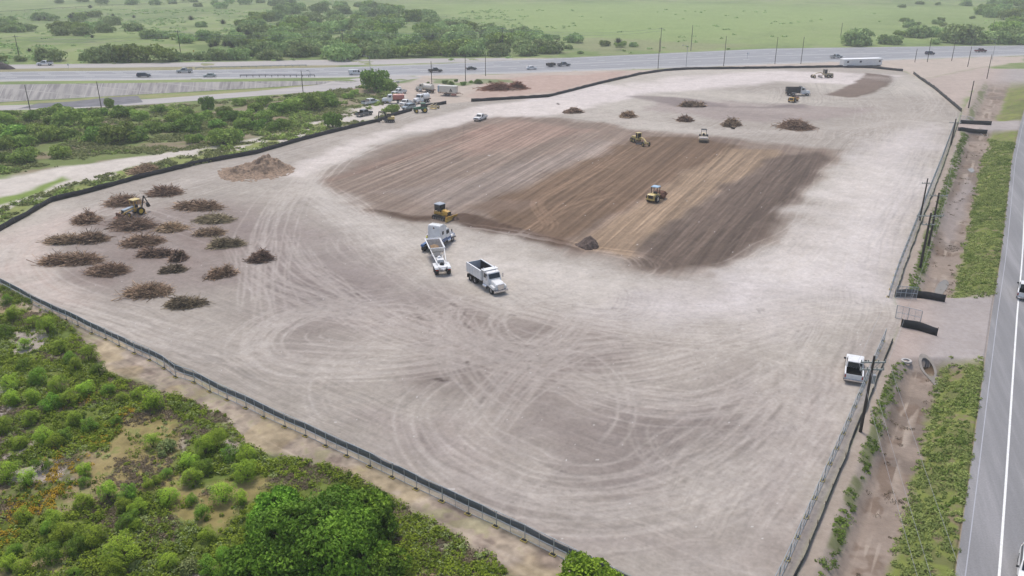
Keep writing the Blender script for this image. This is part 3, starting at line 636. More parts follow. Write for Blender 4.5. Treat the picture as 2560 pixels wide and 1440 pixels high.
def pickup(name, pm, L=5.8, W=2.0, bed='empty', rimm=M_rim, topper=None):
    root = empty(name); H = 1.92; h = L/2; cy = lambda k: (lambda x, z: k*max(0, z-1.12))
    # cab+hood body as one side profile, bed separate
    bx = -h+1.95
    prof = [(bx, .48), (h-.25, .48), (h-.02, .62), (h, .95), (h-.12, 1.10), (h-1.35, 1.18), (bx, 1.16)]
    body = MB().prism(prof, -W/2, W/2, lambda x, z: .06 if z > 1.05 else 0)
    body.prism([(bx+.02, 1.10), (h-1.42, 1.12), (h-2.15, H-.06), (h-2.45, H), (bx+.35, H-.01), (bx+.12, H-.10)], -W/2+.06, W/2-.06, cy(.17))
    body.build("cab", pm, root, bevel=.05, smooth=True)
    ws = MB().box((h-1.77, 0, 1.50), (.03, W*.74, .82), ry=R(-47)); ws.build("windshield", M_glass, root)
    MB().box((bx+.03, 0, 1.49), (.05, W*.76, .62), ry=R(8)).build("rear_window", M_glass, root)
    for s in (-1, 1):
        y = s*(W/2-.125)
        q = MB(); q.add([(bx+.45, y+s*.055, 1.2), (h-1.72, y+s*.055, 1.2), (h-2.2, y-s*.03, 1.76), (bx+.52, y-s*.03, 1.76), (bx+.45, y-s*.0, 1.2), (h-1.72, y-s*.0, 1.2), (h-2.2, y-s*.09, 1.76), (bx+.52, y-s*.09, 1.76)],
              [(0, 1, 2, 3), (7, 6, 5, 4), (0, 4, 5, 1), (1, 5, 6, 2), (2, 6, 7, 3), (3, 7, 4, 0)]); q.build("side_window", M_glass, root)
        MB().box((h-1.72, s*(W/2+.13), 1.24), (.14, .26, .22)).build("mirror", M_blk, root, bevel=.02)
        MB().box((-.1, s*(W/2+.004), 1.0), (.2, .02, .03)).build("door_handle", M_blk, root)
    bd = MB()
    for s in (-1, 1): bd.box((-h+.98, s*(W/2-.075), .88), (1.92, .15, .66))
    bd.box((-h+.98, 0, .62), (1.9, W-.28, .10)); bd.box((bx-.05, 0, .9), (.08, W-.28, .6)); bd.build("bed", pm, root, bevel=.025, smooth=True)
    MB().box((-h+.98, 0, .685), (1.78, W-.32, .025)).box((bx-.10, 0, .96), (.02, W-.31, .52)).box((-h+.98, W/2-.162, .93), (1.78, .02, .5)).box((-h+.98, -W/2+.162, .93), (1.78, .02, .5)).build("bed_liner", M_liner, root)
    MB().box((-h+.035, 0, .88), (.07, W-.32, .64)).build("tailgate", pm, root, bevel=.02)
    MB().box((-h-.06, 0, .52), (.16, W*.96, .2)).build("rear_bumper", M_chr, root, bevel=.03)
    MB().box((h+.03, 0, .55), (.16, W*.95, .26)).build("front_bumper", M_chr if pm != P_black else M_blk, root, bevel=.03)
    MB().box((h-.0, 0, .87), (.06, W*.55, .30)).build("grille", M_dkm, root)
    for sx in (-h+1.15, h-1.02):
        for s in (-1, 1):
            MB().ring((sx, s*(W/2-.02), .42), (0, 1, 0), .50, .40, .06, 16).build("wheel_arch", M_blk, root); wheel(root, (sx, s*(W/2-.13), .40), .40, .26, rimm)
    lights(root, L, 0, .88, .92, W)
    if bed == 'tools':
        q = MB()
        for s in (-1, 1): q.box((-h+1.0, s*(W/2-.2), 1.28), (1.7, .34, .30))
        q.box((bx-.25, 0, 1.22), (.4, W*.8, .4)); q.build("tool_box", M_stl, root, bevel=.02)
        q = MB()
        for s in (-1, 1):
            for x in (-h+.1, -h+.98, bx-.1): q.cyl((x, s*(W/2-.1), 1.2), (x, s*(W/2-.1), 2.0), .03, n=6)
            q.cyl((-h+.1, s*(W/2-.1), 2.0), (bx+.6, s*(W/2-.1), 2.02), .03, n=6)
        q.build("rack", M_dkm, root)
    if bed == 'cover': MB().box((-h+1.0, 0, 1.225), (1.85, W*.9, .03)).build("bed_cover", M_blk, root)
    if bed == 'load':
        q = MB(); q.box((-h+1.0, 0, 1.3), (1.6, W*.78, .5), top=(.85, .8)); q.box((-h+.7, .1, 1.6), (.9, 1.1, .25), top=(.8, .7)); q.build("load", M_blk, root, bevel=.06)
    return root

def car(name, pm, L=4.7, W=1.84, H=1.46, kind='sedan'):
    root = empty(name); h = L/2
    prof = [(-h+.05, .35), (h-.1, .35), (h, .55), (h-.08, .78), (h-1.15, .96), (-h+.75, .99), (-h+.12, .95), (-h, .7)]
    if kind in ('suv', 'van'): prof = [(-h+.03, .4), (h-.1, .4), (h, .6), (h-.05, .92), (h-1.1, 1.10), (-h+.05, 1.12), (-h, .8)]
    b0 = MB().prism(prof, -W/2, W/2, lambda x, z: .05 if z > .9 else 0)
    zb = .93 if kind == 'sedan' else 1.07
    if kind == 'sedan': cab = [(-h+.62, zb), (h-1.2, zb), (h-1.98, H-.04), (h-2.3, H), (-h+1.55, H-.02), (-h+1.25, H-.08)]
    elif kind == 'suv': cab = [(-h+.10, zb), (h-1.15, zb), (h-1.85, H-.05), (h-2.15, H), (-h+.5, H-.01), (-h+.3, H-.08)]
    else: cab = [(-h+.02, zb), (h-.95, zb), (h-1.65, H-.10), (h-1.95, H), (-h+.15, H), (-h+.05, H-.08)]
    k = .18 if kind != 'van' else .07
    b0.prism(cab, -W/2+.05, W/2-.05, lambda x, z: k*max(0, z-zb)); b0.build("body", pm, root, bevel=.05, smooth=True)
    x0, x1 = cab[1][0], cab[2][0]; a = math.atan2(x0-x1, H-zb)
    MB().box(((x0+x1)/2+.012, 0, (zb+H)/2+.01), (.03, W*.78, math.hypot(x0-x1, H-zb)*.82), ry=-a).build("windshield", M_glass, root)
    if kind == 'sedan': MB().box((-h+.97, 0, 1.2), (.03, W*.72, .66), ry=R(52)).build("rear_window", M_glass, root)
    else: MB().box((cab[-1][0]-.09, 0, (zb+H)/2+.02), (.05, W*.7, (H-zb)*.6), ry=R(14)).build("rear_window", M_glass, root)
    for s in (-1, 1):
        xa, xb = (-h+1.35, h-1.55) if kind == 'sedan' else ((-h+.55, h-1.5) if kind == 'suv' else (h-2.1, h-1.35))
        y = s*(W/2-.05); zt = H-.12; q = MB()
        V = [(xa-.15, y-s*.0, zb+.06), (xb+.1, y, zb+.06), (xb-.45, y-s*k*(zt-zb), zt), (xa+.1, y-s*k*(zt-zb), zt)]
        V = [(x, yy_+s*.012, z) for x, yy_, z in V]+[(x, yy_-s*.04, z) for x, yy_, z in V]
        q.add(V, [(0, 1, 2, 3), (7, 6, 5, 4), (0, 4, 5, 1), (1, 5, 6, 2), (2, 6, 7, 3), (3, 7, 4, 0)]); q.build("side_window", M_glass, root)
        if kind == 'van':
            for xx in (-.1, -.9): MB().box((xx, s*(W/2-.07), 1.55), (.6, .06, .42)).build("side_window", M_glass, root)
        MB().box((h-1.5, s*(W/2+.09), zb+.08), (.13, .2, .16)).build("mirror", M_blk, root, bevel=.02)
    r = .33 if kind == 'sedan' else .37
    for sx in (-h+.95, h-.9):
        for s in (-1, 1): wheel(root, (sx, s*(W/2-.11), r), r, .23)
    for s in (-1, 1):
        MB().box((h-.07, s*(W/2-.25), .70 if kind == 'sedan' else .82), (.12, .36, .13)).build("headlight", M_lamp, root)
        MB().box((-h+.03, s*(W/2-.2), .82 if kind == 'sedan' else 1.0), (.08, .26, .2)).build("taillight", M_lred, root)
    MB().box((h-.02, 0, .48), (.07, W*.6, .2)).build("grille", M_dkm, root)
    return root

def put(o, p, q=None, heading=None, label=None, cat=None, group=None, dz=0.0):
    """p: ground point seen at this pixel of the plan sheet, q: a second one ahead of it (gives the heading)."""
    a = G(*p); 
    if q is not None: b_ = G(*q); heading = math.atan2(b_[1]-a[1], b_[0]-a[0])
    o.location = (a[0], a[1], a[2]+dz); o.rotation_euler = (0, 0, heading or 0); tag(o, label, cat, group); return o

HG = "vehicles driving on the highway"
def hway(x): # slope of traffic
    return math.atan2(hn[8][1]-hn[6][1], hn[8][0]-hn[6][0]) if x > 1100 else math.atan2(hn[6][1]-hn[3][1], hn[6][0]-hn[3][0])
put(pickup("pickup_truck", P_white, bed='load'), (113, 163.5), heading=hway(0)+math.pi, label="white pickup with a black load on the far frontage road, left of all vehicles", cat="pickup", group=HG)
put(car("sedan", P_navy, 4.9, kind='suv', H=1.6), (360, 192.5), heading=hway(0), label="dark navy estate car on the highway above the stained concrete slope", cat="car", group=HG)
put(pickup("pickup_truck", P_silver, bed='tools'), (462, 182), heading=hway(0)+math.pi, label="silver pickup with a loaded bed in the highway's far lane at left", cat="pickup", group=HG)
put(car("sedan", P_silver, 4.7), (525, 192.5), heading=hway(0)+math.pi, label="pale silver sedan on the highway just left of the guard rail", cat="car", group=HG)
put(car("van", P_white, 5.6, 2.0, 2.1, 'van'), (890, 187), heading=hway(0), label="white panel van with small side windows on the highway", cat="van", group=HG)
put(pickup("pickup_truck", P_black), (1088, 180.5), heading=hway(1200), label="black pickup on the highway behind the dirt entrance", cat="pickup", group=HG)
put(car("sedan", P_black, 4.5), (1178.5, 174.5), heading=hway(1200), label="small black sedan on the highway, right of the black pickup", cat="car", group=HG)
put(car("sedan", P_white, 4.7), (1328.5, 173.5), heading=hway(1200), label="white sedan alone in the highway's near lane", cat="car", group=HG)
put(pickup("pickup_truck", P_grey), (1409, 165.5), heading=hway(1200), label="dark grey pickup towing a loaded utility trailer on the highway", cat="pickup", group=HG)
put(pickup("pickup_truck", P_silver), (2090, 145.5), heading=hway(1300), label="silver pickup on the highway at the left end of the white office trailer", cat="pickup", group=HG)
put(car("suv", P_navy, 4.7, 1.9, 1.7, 'suv'), (2324, 136.5), heading=hway(1300), label="dark blue SUV on the highway at right", cat="SUV", group=HG)
put(pickup("pickup_truck", P_maroon, bed='cover'), (2451, 130.5), heading=hway(1300), label="maroon pickup on the highway, furthest right of the traffic", cat="pickup", group=HG)
# cars parked and moving near the site
PG = "vehicles parked at the dirt entrance"
put(pickup("pickup_truck", P_grey, 5.9), (910, 289), (934, 284), label="grey pickup with open bed parked on the pale haul path", cat="pickup", group=PG)
put(pickup("service_truck", P_white, 6.4, 2.1, bed='tools'), (927, 261), (951, 257), label="white service truck with tool boxes and rack parked above the grey pickup", cat="service truck", group=PG)
put(pickup("pickup_truck", P_white, 5.6, bed='cover'), (998, 235), (978, 238), label="white pickup parked farthest back beside the large green tree", cat="pickup", group=PG)
put(pickup("pickup_truck", P_white, 5.6), (1014, 263), (1002, 267), label="white pickup parked between the roadside tree and the grey-blue SUV", cat="pickup", group=PG)
put(car("suv", P_bg, 4.9, 1.95, 1.75, 'suv'), (1022, 272.5), (1000, 277), label="grey-blue SUV parked against the black silt fence beside the tractor", cat="SUV", group=PG)
put(pickup("pickup_truck", P_white, 5.6, bed='cover'), (1201, 300), (1188, 305), label="white pickup standing alone above the graded brown field", cat="pickup")
put(pickup("pickup_truck", P_white, 5.8, 2.02), (2133.5, 933), (2137, 890), label="white pickup seen from behind beside the near chain-link fence", cat="pickup")
put(pickup("pickup_truck", P_white, 5.8, 2.0), (2562, 737), (2569, 690), label="white pickup on the side road cut by the photo's right edge", cat="pickup", group="vehicles on the side road")
put(car("suv", P_white, 4.8, 1.9, 1.7, 'suv'), (2575, 1440), (2570, 1500), label="white car in the photo's lower right corner on the side road", cat="car", group="vehicles on the side road")

# ---- utility trailer on the highway
def util_trailer():
    r = empty("utility_trailer"); q = MB(); q.box((0, 0, .62), (3.9, 1.95, .1))
    for s in (-1, 1): q.box((0, s*.95, 1.1), (3.9, .05, .9))
    q.box((1.95, 0, 1.1), (.05, 1.9, .9)); q.cyl((1.9, 0, .55), (3.4, 0, .5), .06, n=6); q.build("trailer_bed", M_dkm, r)
    q = MB()
    for i in range(16): q.box((random.uniform(-1.6, 1.6), random.uniform(-.7, .7), random.uniform(1.1, 1.6)), (random.uniform(.5, 1.1), random.uniform(.3, .6), random.uniform(.3, .7)), rz=random.uniform(0, 3))
    q.build("load", mat_noisy("green_waste", (.09, .08, .05), .9, .6, 3), r)
    for x in (-.45, .45):
        for s in (-1, 1): wheel(r, (x, s*1.05, .36), .36, .2)
    return r
put(util_trailer(), (1377, 167), heading=hway(1200), label="utility trailer piled with dark load, hitched behind the dark grey pickup", cat="trailer")

# ---- white office trailer
def office():
    r = empty("office_trailer"); q = MB(); q.box((0, 0, 2.05), (18.3, 3.4, 2.7)); q.build("wall", P_white, r, bevel=.04)
    MB().box((0, 0, 3.46), (18.6, 3.7, .12), top=(.995, .97)).build("roof", mat_noisy("white_roof", (.82, .82, .82), .6, .04, 1), r)
    for x in (-7.4, -1.3, 7.9):
        f = MB().box((x, -1.72, 2.35), (1.0, .06, .85)).build("window", M_rim, r); MB().box((x, -1.76, 2.35), (.8, .04, .65)).build("pane", M_glass, f)
    d = MB().box((3.6, -1.72, 1.85), (.95, .06, 2.05)).build("door", mat_noisy("door_white", (.7, .7, .7), .5, .05, 2), r); MB().box((3.25, -1.78, 1.8), (.06, .06, .14)).build("handle", M_dkm, d)
    MB().box((0, 0, .45), (17.6, 3.0, .35)).build("underframe", M_dkm, r)
    for x in (-6.5, -5.5, 5.5, 6.5):
        for s in (-1, 1): wheel(r, (x, s*1.45, .42), .42, .24)
    return r
put(office(), (2104, 169.5), (2206, 168.0), label="long white office trailer with three small windows behind the far silt fence", cat="office trailer")
o = bpy.data.objects["office_trailer"]; a_, b_ = G(2103, 169.5), G(2206, 166.5); o.location = ((a_[0]+b_[0])/2, (a_[1]+b_[1])/2+1.8, (a_[2]+b_[2])/2); o.rotation_euler = (0, 0, math.atan2(b_[1]-a_[1], b_[0]-a_[0]))

# ================================================================== TRUCKS
def conv_cab(r, x, pm, W=2.3, sleeper=0.0, stripe=None):
    """conventional truck cab: hood, cab, optional sleeper, bumper, windows; x = front end."""
    hood = [(x-1.75, .75), (x-.1, .72), (x, 1.0), (x-.05, 1.55), (x-.5, 1.72), (x-1.75, 1.85)]
    MB().prism(hood, -W*.36, W*.36, lambda X_, z: .1 if z > 1.5 else 0).build("hood", pm, r, bevel=.07, smooth=True)
    q = MB()
    for s in (-1, 1): q.prism([(x-1.55, .95), (x-.2, .75), (x-.12, 1.05), (x-.55, 1.32), (x-1.2, 1.32), (x-1.55, 1.1)], s*W*.5 if s < 0 else W*.34, -W*.34 if s < 0 else W*.5)
    q.build("fender", pm, r, bevel=.06, smooth=True)
    MB().box((x+.02, 0, 1.2), (.06, W*.42, .75)).build("grille", M_chr, r); MB().box((x+.08, 0, .62), (.2, W, .32)).build("bumper", M_chr if pm != P_blue else pm, r, bevel=.04)
    cabp = [(x-3.35, .9), (x-1.7, .9), (x-1.68, 1.88), (x-2.05, 2.75), (x-2.4, 2.85), (x-3.35, 2.85)]
    MB().prism(cabp, -W/2+.06, W/2-.06, lambda X_, z: .10*max(0, z-1.9)).build("cab", pm, r, bevel=.06, smooth=True)
    MB().box((x-1.83, 0, 2.32), (.04, W*.78, .72), ry=R(-23)).build("windshield", M_glass, r)
    for s in (-1, 1):
        MB().box((x-2.6, s*(W/2-.10), 2.28), (.85, .06, .62), rx=s*R(6)).build("side_window", M_glass, r)
        MB().box((x-1.75, s*(W/2+.22), 2.2), (.10, .22, .62)).build("mirror", M_chr, r, bevel=.02)
        MB().box((x-.18, s*W*.42, 1.12), (.14, .24, .2)).build("headlight", M_lamp, r)
        MB().cyl((x-3.0, s*(W/2-.05), .72), (x-2.0, s*(W/2-.05), .72), .27, n=10).build("fuel_tank", M_chr, r, smooth=True)
        if not sleeper: MB().cyl((x-3.42, s*W*.40, 1.3), (x-3.42, s*W*.40, 3.2), .07, n=8).build("exhaust_stack", M_chr, r, smooth=True)
        wheel(r, (x-.95, s*(W/2-.14), .5), .5, .28)
    if sleeper:
        sl = [(x-3.38-sleeper, .95), (x-3.36, .95), (x-3.36, 2.9), (x-2.9, 3.25), (x-3.5, 3.75), (x-3.8, 3.9), (x-3.38-sleeper+.1, 3.95), (x-3.38-sleeper, 3.85)]
        MB().prism(sl, -W/2-.03, W/2+.03, lambda X_, z: .18*max(0, z-3.1)+.0).build("sleeper", pm, r, bevel=.10, smooth=True)
        for s in (-1, 1): MB().box((x-3.38-sleeper*.55, s*(W/2+.035), 2.6), (.42, .04, .55)).build("sleeper_window", M_glass, r)
        if stripe:
            q = MB()
            for s in (-1, 1):
                q.box((x-3.38-sleeper/2+.1, s*(W/2+.03), 1.22), (sleeper+.2, .06, .55)); q.box((x-2.5, s*(W/2-.03), 1.1), (1.6, .06, .35))
            q.build("side_skirt", stripe, r)

def dump_truck(name, cabm, bedm, inner, load=None):
    r = empty(name); L = 8.2; h = L/2
    q = MB()
    for s in (-1, 1): q.box((-.3, s*.4, .92), (7.4, .14, .24))
    q.build("chassis", M_dkm, r)
    conv_cab(r, h, cabm)
    x0, x1 = -h+.15, h-3.55; B = MB()
    for s in (-1, 1):
        B.box(((x0+x1)/2, s*1.2, 1.95), (x1-x0, .09, 1.45))
        for k in range(6): B.box((x0+.15+k*(x1-x0-.3)/5, s*1.27, 1.95), (.12, .09, 1.4))
        B.box(((x0+x1)/2, s*1.22, 2.7), (x1-x0, .2, .12))
    B.box((x1-.05, 0, 2.1), (.09, 2.4, 1.75)); B.box((x1+.35, 0, 2.97), (.95, 2.4, .07)); B.box((x0+.04, 0, 1.95), (.08, 2.4, 1.45)); B.box(((x0+x1)/2, 0, 1.24), (x1-x0, 2.36, .09))
    B.build("dump_bed", bedm, r, bevel=.012)
    fl = MB(); fl.box(((x0+x1)/2, 0, 1.31), (x1-x0-.2, 2.25, .04))
    for s in (-1, 1): fl.box(((x0+x1)/2, s*1.14, 1.98), (x1-x0-.22, .02, 1.3))
    fl.box((x1-.115, 0, 2.0), (.02, 2.2, 1.3)); fl.build("bed_lining", inner, r)
    if load:
        V = []; N = 14
        for i in range(N+1):
            for j in range(9):
                u, v_ = i/N*2-1, j/4-1; V.append(((x0+x1)/2+u*(x1-x0-.3)/2, v_*1.1, 1.9+.75*(1-u*u)*(1-.7*v_*v_)+random.uniform(-.05, .05)))
        MB().add(V, [(i*9+j, (i+1)*9+j, (i+1)*9+j+1, i*9+j+1) for i in range(N) for j in range(8)]).build("load", load, r, smooth=True)
    for x in (-h+1.15, -h+2.45):
        for s in (-1, 1): wheel(r, (x, s*.96, .5), .5, .55)
        MB().cyl((x, -.9, .5), (x, .9, .5), .1, n=8).build("axle", M_dkm, r)
    for s in (-1, 1): MB().box((-h+.05, s*.9, 1.05), (.06, .3, .14)).build("taillight", M_lred, r); MB().box((-h+.3, s*.96, .6), (.03, .6, .6)).build("mud_flap", M_rub, r)
    return r
put(dump_truck("dump_truck", P_white, P_white, M_dkm), (1217, 714), (1240, 729), label="white dump truck with empty dark bed facing lower right beside the semi", cat="dump truck")
put(dump_truck("dump_truck", P_white, M_dkm, M_dkm, M_soild), (1993, 238.5), (2015, 238.7), label="dump truck with black bed and white cab in the far corner", cat="dump truck")

# ---- tractor unit with belly-dump trailer
def semi():
    r = empty("semi_truck"); h = 3.9
    q = MB()
    for s in (-1, 1): q.box((-.4, s*.42, .95), (7.6, .15, .25))
    q.build("chassis", M_dkm, r)
    conv_cab(r, h, P_white, 2.45, 1.9, P_blue)
    MB().box((h-.9, 0, 1.0), (1.7, 2.3, .5)).build("lower_hood", P_blue, r, bevel=.05)
    q = MB()
    for s in (-1, 1): q.prism([(-3.9, .95), (-1.45, .95), (-1.6, 1.25), (-3.7, 1.25)], s*1.22 if s < 0 else .65, -.65 if s < 0 else 1.22)
    q.build("rear_fender", P_blue, r, bevel=.03)
    MB().cyl((-2.4, 0, 1.1), (-2.4, 0, 1.28), .5, n=14).build("fifth_wheel", M_dkm, r)
    q = MB().tube([(-.95, -.3, 1.2), (-1.1, -.25, 2.6), (-1.5, .1, 1.7), (-2.0, .2, 1.4)], .03); q.tube([(-.95, .2, 1.2), (-1.1, .3, 2.5), (-1.5, .4, 1.6)], .03); q.build("air_hose", M_blk, r)
    q = MB(); q.add([(-1.42, -.18, 3.4), (-1.42, .18, 3.4), (-1.42, 0, 3.72), (-1.40, -.18, 3.4), (-1.40, .18, 3.4), (-1.40, 0, 3.72)], [(0, 1, 2), (5, 4, 3), (0, 3, 4, 1), (1, 4, 5, 2), (2, 5, 3, 0)]); q.build("emblem", M_rust, r)
    for x in (-3.2, -1.95):
        for s in (-1, 1): wheel(r, (x, s*.93, .5), .5, .55)
    return r
def belly():
    r = empty("dump_trailer"); # +X = forward; hopper in the middle/front
    q = MB(); x0, x1, x2, x3 = 4.6, -.4, 1.0, 3.2
    T = [(x0, 1.22, 2.55), (x1, 1.22, 2.55), (x1, -1.22, 2.55), (x0, -1.22, 2.55)]; Bt = [(x3, .45, .75), (x2, .45, .75), (x2, -.45, .75), (x3, -.45, .75)]
    Ti = [(x0-.14, 1.08, 2.55), (x1+.14, 1.08, 2.55), (x1+.14, -1.08, 2.55), (x0-.14, -1.08, 2.55)]; Bi = [(x3-.1, .4, 1.35), (x2+.1, .4, 1.35), (x2+.1, -.4, 1.35), (x3-.1, -.4, 1.35)]
    V = T+Bt+Ti+Bi; F_ = [(i, (i+1) % 4, (i+1) % 4+4, i+4) for i in range(4)]+[(i, i+8, (i+1) % 4+8, (i+1) % 4) for i in range(4)]+[(i+8, i+12, (i+1) % 4+12, (i+1) % 4+8) for i in range(4)]+[(4, 5, 6, 7)]
    q.add(V, F_); q.build("hopper", P_white, r)
    q = MB()
    for s in (-1, 1): q.box((2.1, s*1.21, 2.58), (5.1, .14, .10))
    for x in (x0, x1): q.box((x, 0, 2.58), (.14, 2.4, .10))
    q.build("hopper_rim", P_white, r)
    for nm, off in (("hopper_lining", .02),):
        q = MB(); z = 2.52; Ti2 = [(x0-.17, 1.05, z), (x1+.17, 1.05, z), (x1+.17, -1.05, z), (x0-.17, -1.05, z)]; Bi2 = [(x3-.15, .36, 1.4), (x2+.15, .36, 1.4), (x2+.15, -.36, 1.4), (x3-.15, -.36, 1.4)]
        q.add(Ti2+Bi2, [(i, (i+1) % 4, (i+1) % 4+4, i+4) for i in range(4)]); q.build(nm, mat_noisy("scuffed_steel", (.16, .15, .15), .6, .3, 2), r)
    V = []; 
    for i in range(11):
        for j in range(9):
            u, v_ = i/5-1, j/4-1; V.append((2.0+u*1.9, v_*.93, 1.72+.5*math.exp(-2*(u*u+v_*v_))+random.uniform(-.04, .04)))
    MB().add(V, [(i*9+j, (i+1)*9+j, (i+1)*9+j+1, i*9+j+1) for i in range(10) for j in range(8)]).build("load", M_soil, r, smooth=True)
    q = MB()
    for s in (-1, 1):
        q.box((-3.1, s*.62, 1.35), (5.6, .14, .22)); q.cyl((x1, s*1.1, 2.45), (-4.6, s*.7, 1.5), .07, n=6); q.cyl((-1.4, s*.62, 1.45), (x1, s*1.0, 1.6), .05, n=6)
        q.box((5.1, s*.6, 2.0), (1.4, .12, .2)); q.cyl((x0, s*.9, 1.5), (6.0, s*.4, 1.35), .06, n=6)
    for x in (-1.6, -2.8, -4.3): q.box((x, 0, 1.38), (.14, 1.3, .16))
    q.box((5.7, 0, 1.38), (1.9, 1.6, .16)); q.build("frame", P_white, r)
    MB().cyl((-2.6, 0, 1.62), (-2.1, 0, 1.62), .32, n=10).build("air_tank", P_white, r, smooth=True); MB().box((-3.0, 0, 1.5), (.9, 1.0, .4)).build("valve_box", P_white, r, bevel=.03)
    q = MB()
    for s in (-1, 1):
        q.prism([(-5.9, 1.06), (-3.2, 1.06), (-3.4, 1.28), (-5.7, 1.28)], s*1.25 if s < 0 else .6, -.6 if s < 0 else 1.25)
    q.box((-5.2, 0, 1.36), (1.5, 1.3, .1)); q.build("fender", P_white, r, bevel=.03)
    MB().ring((-4.75, 0, 1.52), (0, 0, 1), .36, .2, .2, 16).build("spare_tyre", M_rub, r, smooth=True)
    MB().add([(-5.9, -.5, 1.38), (-5.9, .5, 1.38), (-6.25, 0, 1.1), (-5.9, -.5, 1.1), (-5.9, .5, 1.1), (-6.25, 0, 1.0)], [(0, 1, 2), (5, 4, 3), (0, 3, 4, 1), (1, 4, 5, 2), (2, 5, 3, 0)]).build("rear_hitch", P_white, r)
    for x in (-5.2, -3.95):
        for s in (-1, 1): wheel(r, (x, s*.93, .5), .5, .55)
    for s in (-1, 1): MB().box((-5.95, s*.95, .95), (.06, .4, .12)).build("taillight", M_lred, r)
    return r
tr = put(belly(), (1095, 668), label="white belly-dump trailer holding tan soil behind the semi", cat="dump trailer")
ta = Vector(G(1109, 690)); tb = Vector(G(1080, 628)); hd = math.atan2((tb-ta).y, (tb-ta).x); d_ = Vector((math.cos(hd), math.sin(hd), 0))
tr.rotation_euler = (0, 0, hd); tr.location = ta+d_*6.0
kp = tr.location+d_*6.15       # king pin
hs = hd-R(38); ds = Vector((math.cos(hs), math.sin(hs), 0)); se = semi(); se.rotation_euler = (0, 0, hs); se.location = kp+ds*2.4
tag(se, "white semi truck with tall sleeper and blue lower trim, turned right of its trailer", "semi truck")

# ---- tank and utility trucks at the entrance
def tank_truck(name, cabm, tankm, L=7.6, flat_=False):
    r = empty(name); h = L/2; q = MB()
    for s in (-1, 1): q.box((-.3, s*.4, .9), (L-.8, .14, .22))
    q.build("chassis", M_dkm, r); conv_cab(r, h, cabm, 2.2)
    MB().cyl((-h+.1, 0, 1.95), (h-3.6, 0, 1.95), 1.02, n=20).build("tank", tankm, r, bevel=.12, smooth=True)
    q = MB(); q.box((-h+1.0, 0, 2.98), (.5, .5, .12)); q.build("tank_hatch", M_dkm, r); MB().box((-h-.1, 0, 1.0), (.4, 2.1, .3)).build("spray_bar", M_rust, r)
    for x in (-h+1.0, -h+2.2):
        for s in (-1, 1): wheel(r, (x, s*.9, .48), .48, .5)
    return r
put(tank_truck("water_truck", P_offw, P_offw), (1063, 230), (1047, 228), label="cream water tank truck standing apart in the dirt entrance", cat="tank truck", group=PG)
put(tank_truck("tank_truck", P_white, P_red, 7.4), (984, 257.5), (962, 258), label="white truck carrying a red tank parked behind the small tree", cat="tank truck", group=PG)
put(tank_truck("tank_truck", P_white, P_white, 6.6), (1054, 257), (1044, 259), label="white truck half hidden behind the green tractor", cat="truck", group=PG)
def porta():
    r = empty("portable_toilet"); MB().box((0, 0, 1.1), (1.15, 1.15, 2.1)).build("cabin", P_lblue, r, bevel=.04); MB().box((0, 0, 2.22), (1.2, 1.2, .22), top=(.7, .7)).build("roof", P_white, r, bevel=.03)
    d = MB().box((0, -.585, 1.1), (.75, .03, 1.85)).build("door", P_lblue, r); MB().box((.25, -.62, 1.1), (.05, .05, .15)).build("handle", M_dkm, d)
    MB().box((0, 0, .05), (1.25, 1.25, .1)).build("skid", M_blk, r); return r
put(porta(), (1099, 229), heading=R(-8), label="blue portable toilet with white roof beside the white tank trailer", cat="portable toilet")
def gen_trailer():
    r = empty("tank_trailer"); MB().box((0, 0, 2.3), (6.2, 2.3, 2.2)).build("housing", P_offw, r, bevel=.10, smooth=True)
    q = MB()
    for s in (-1, 1): q.box((.2, s*.9, .95), (7.6, .14, .18))
    for x in (-3.0, -1, 1, 3, 3.9): q.box((x, 0, .95), (.12, 1.9, .14))
    q.cyl((3.9, 0, .9), (5.2, 0, .7), .08, n=6); q.build("frame", M_rust, r)
    for s in (-1, 1):
        MB().add([(.55, s*1.165, 1.55), (1.75, s*1.165, 1.55), (1.15, s*1.165, 2.65), (.55, s*1.18, 1.55), (1.75, s*1.18, 1.55), (1.15, s*1.18, 2.65)], [(0, 1, 2), (5, 4, 3), (0, 3, 4, 1), (1, 4, 5, 2), (2, 5, 3, 0)]).build("warning_triangle", mat_noisy("sign_black", (.03, .03, .03), .6, .1, 4), r)
        MB().box((1.15, s*1.19, 1.85), (.12, .02, .34)).build("triangle_mark", P_offw, r)
        for x in (-1.2, 0): wheel(r, (x, s*1.0, .42), .42, .25)
    MB().box((2.2, -1.05, .55), (1.8, .5, .5)).build("tool_chest", P_red, r, bevel=.03)
    return r
put(gen_trailer(), (1122, 239), (1145, 240), label="cream box trailer with a dark warning triangle on a rusty frame", cat="trailer")
def light_tower():
    r = empty("light_tower"); MB().box((0, 0, .9), (1.8, 1.2, .9)).build("generator_box", P_white, r, bevel=.05); MB().cyl((0, 0, 1.3), (0, 0, 3.0), .07, n=8).build("mast", M_dkm, r)
    MB().box((0, 0, 3.1), (1.2, .5, .5)).build("lamp_head", P_silver, r, bevel=.04)
    for s in (-1, 1): wheel(r, (-.1, s*.65, .33), .33, .2)
    return r
put(light_tower(), (996, 226.5), heading=0, label="small white light tower trailer against the large green tree", cat="light tower")

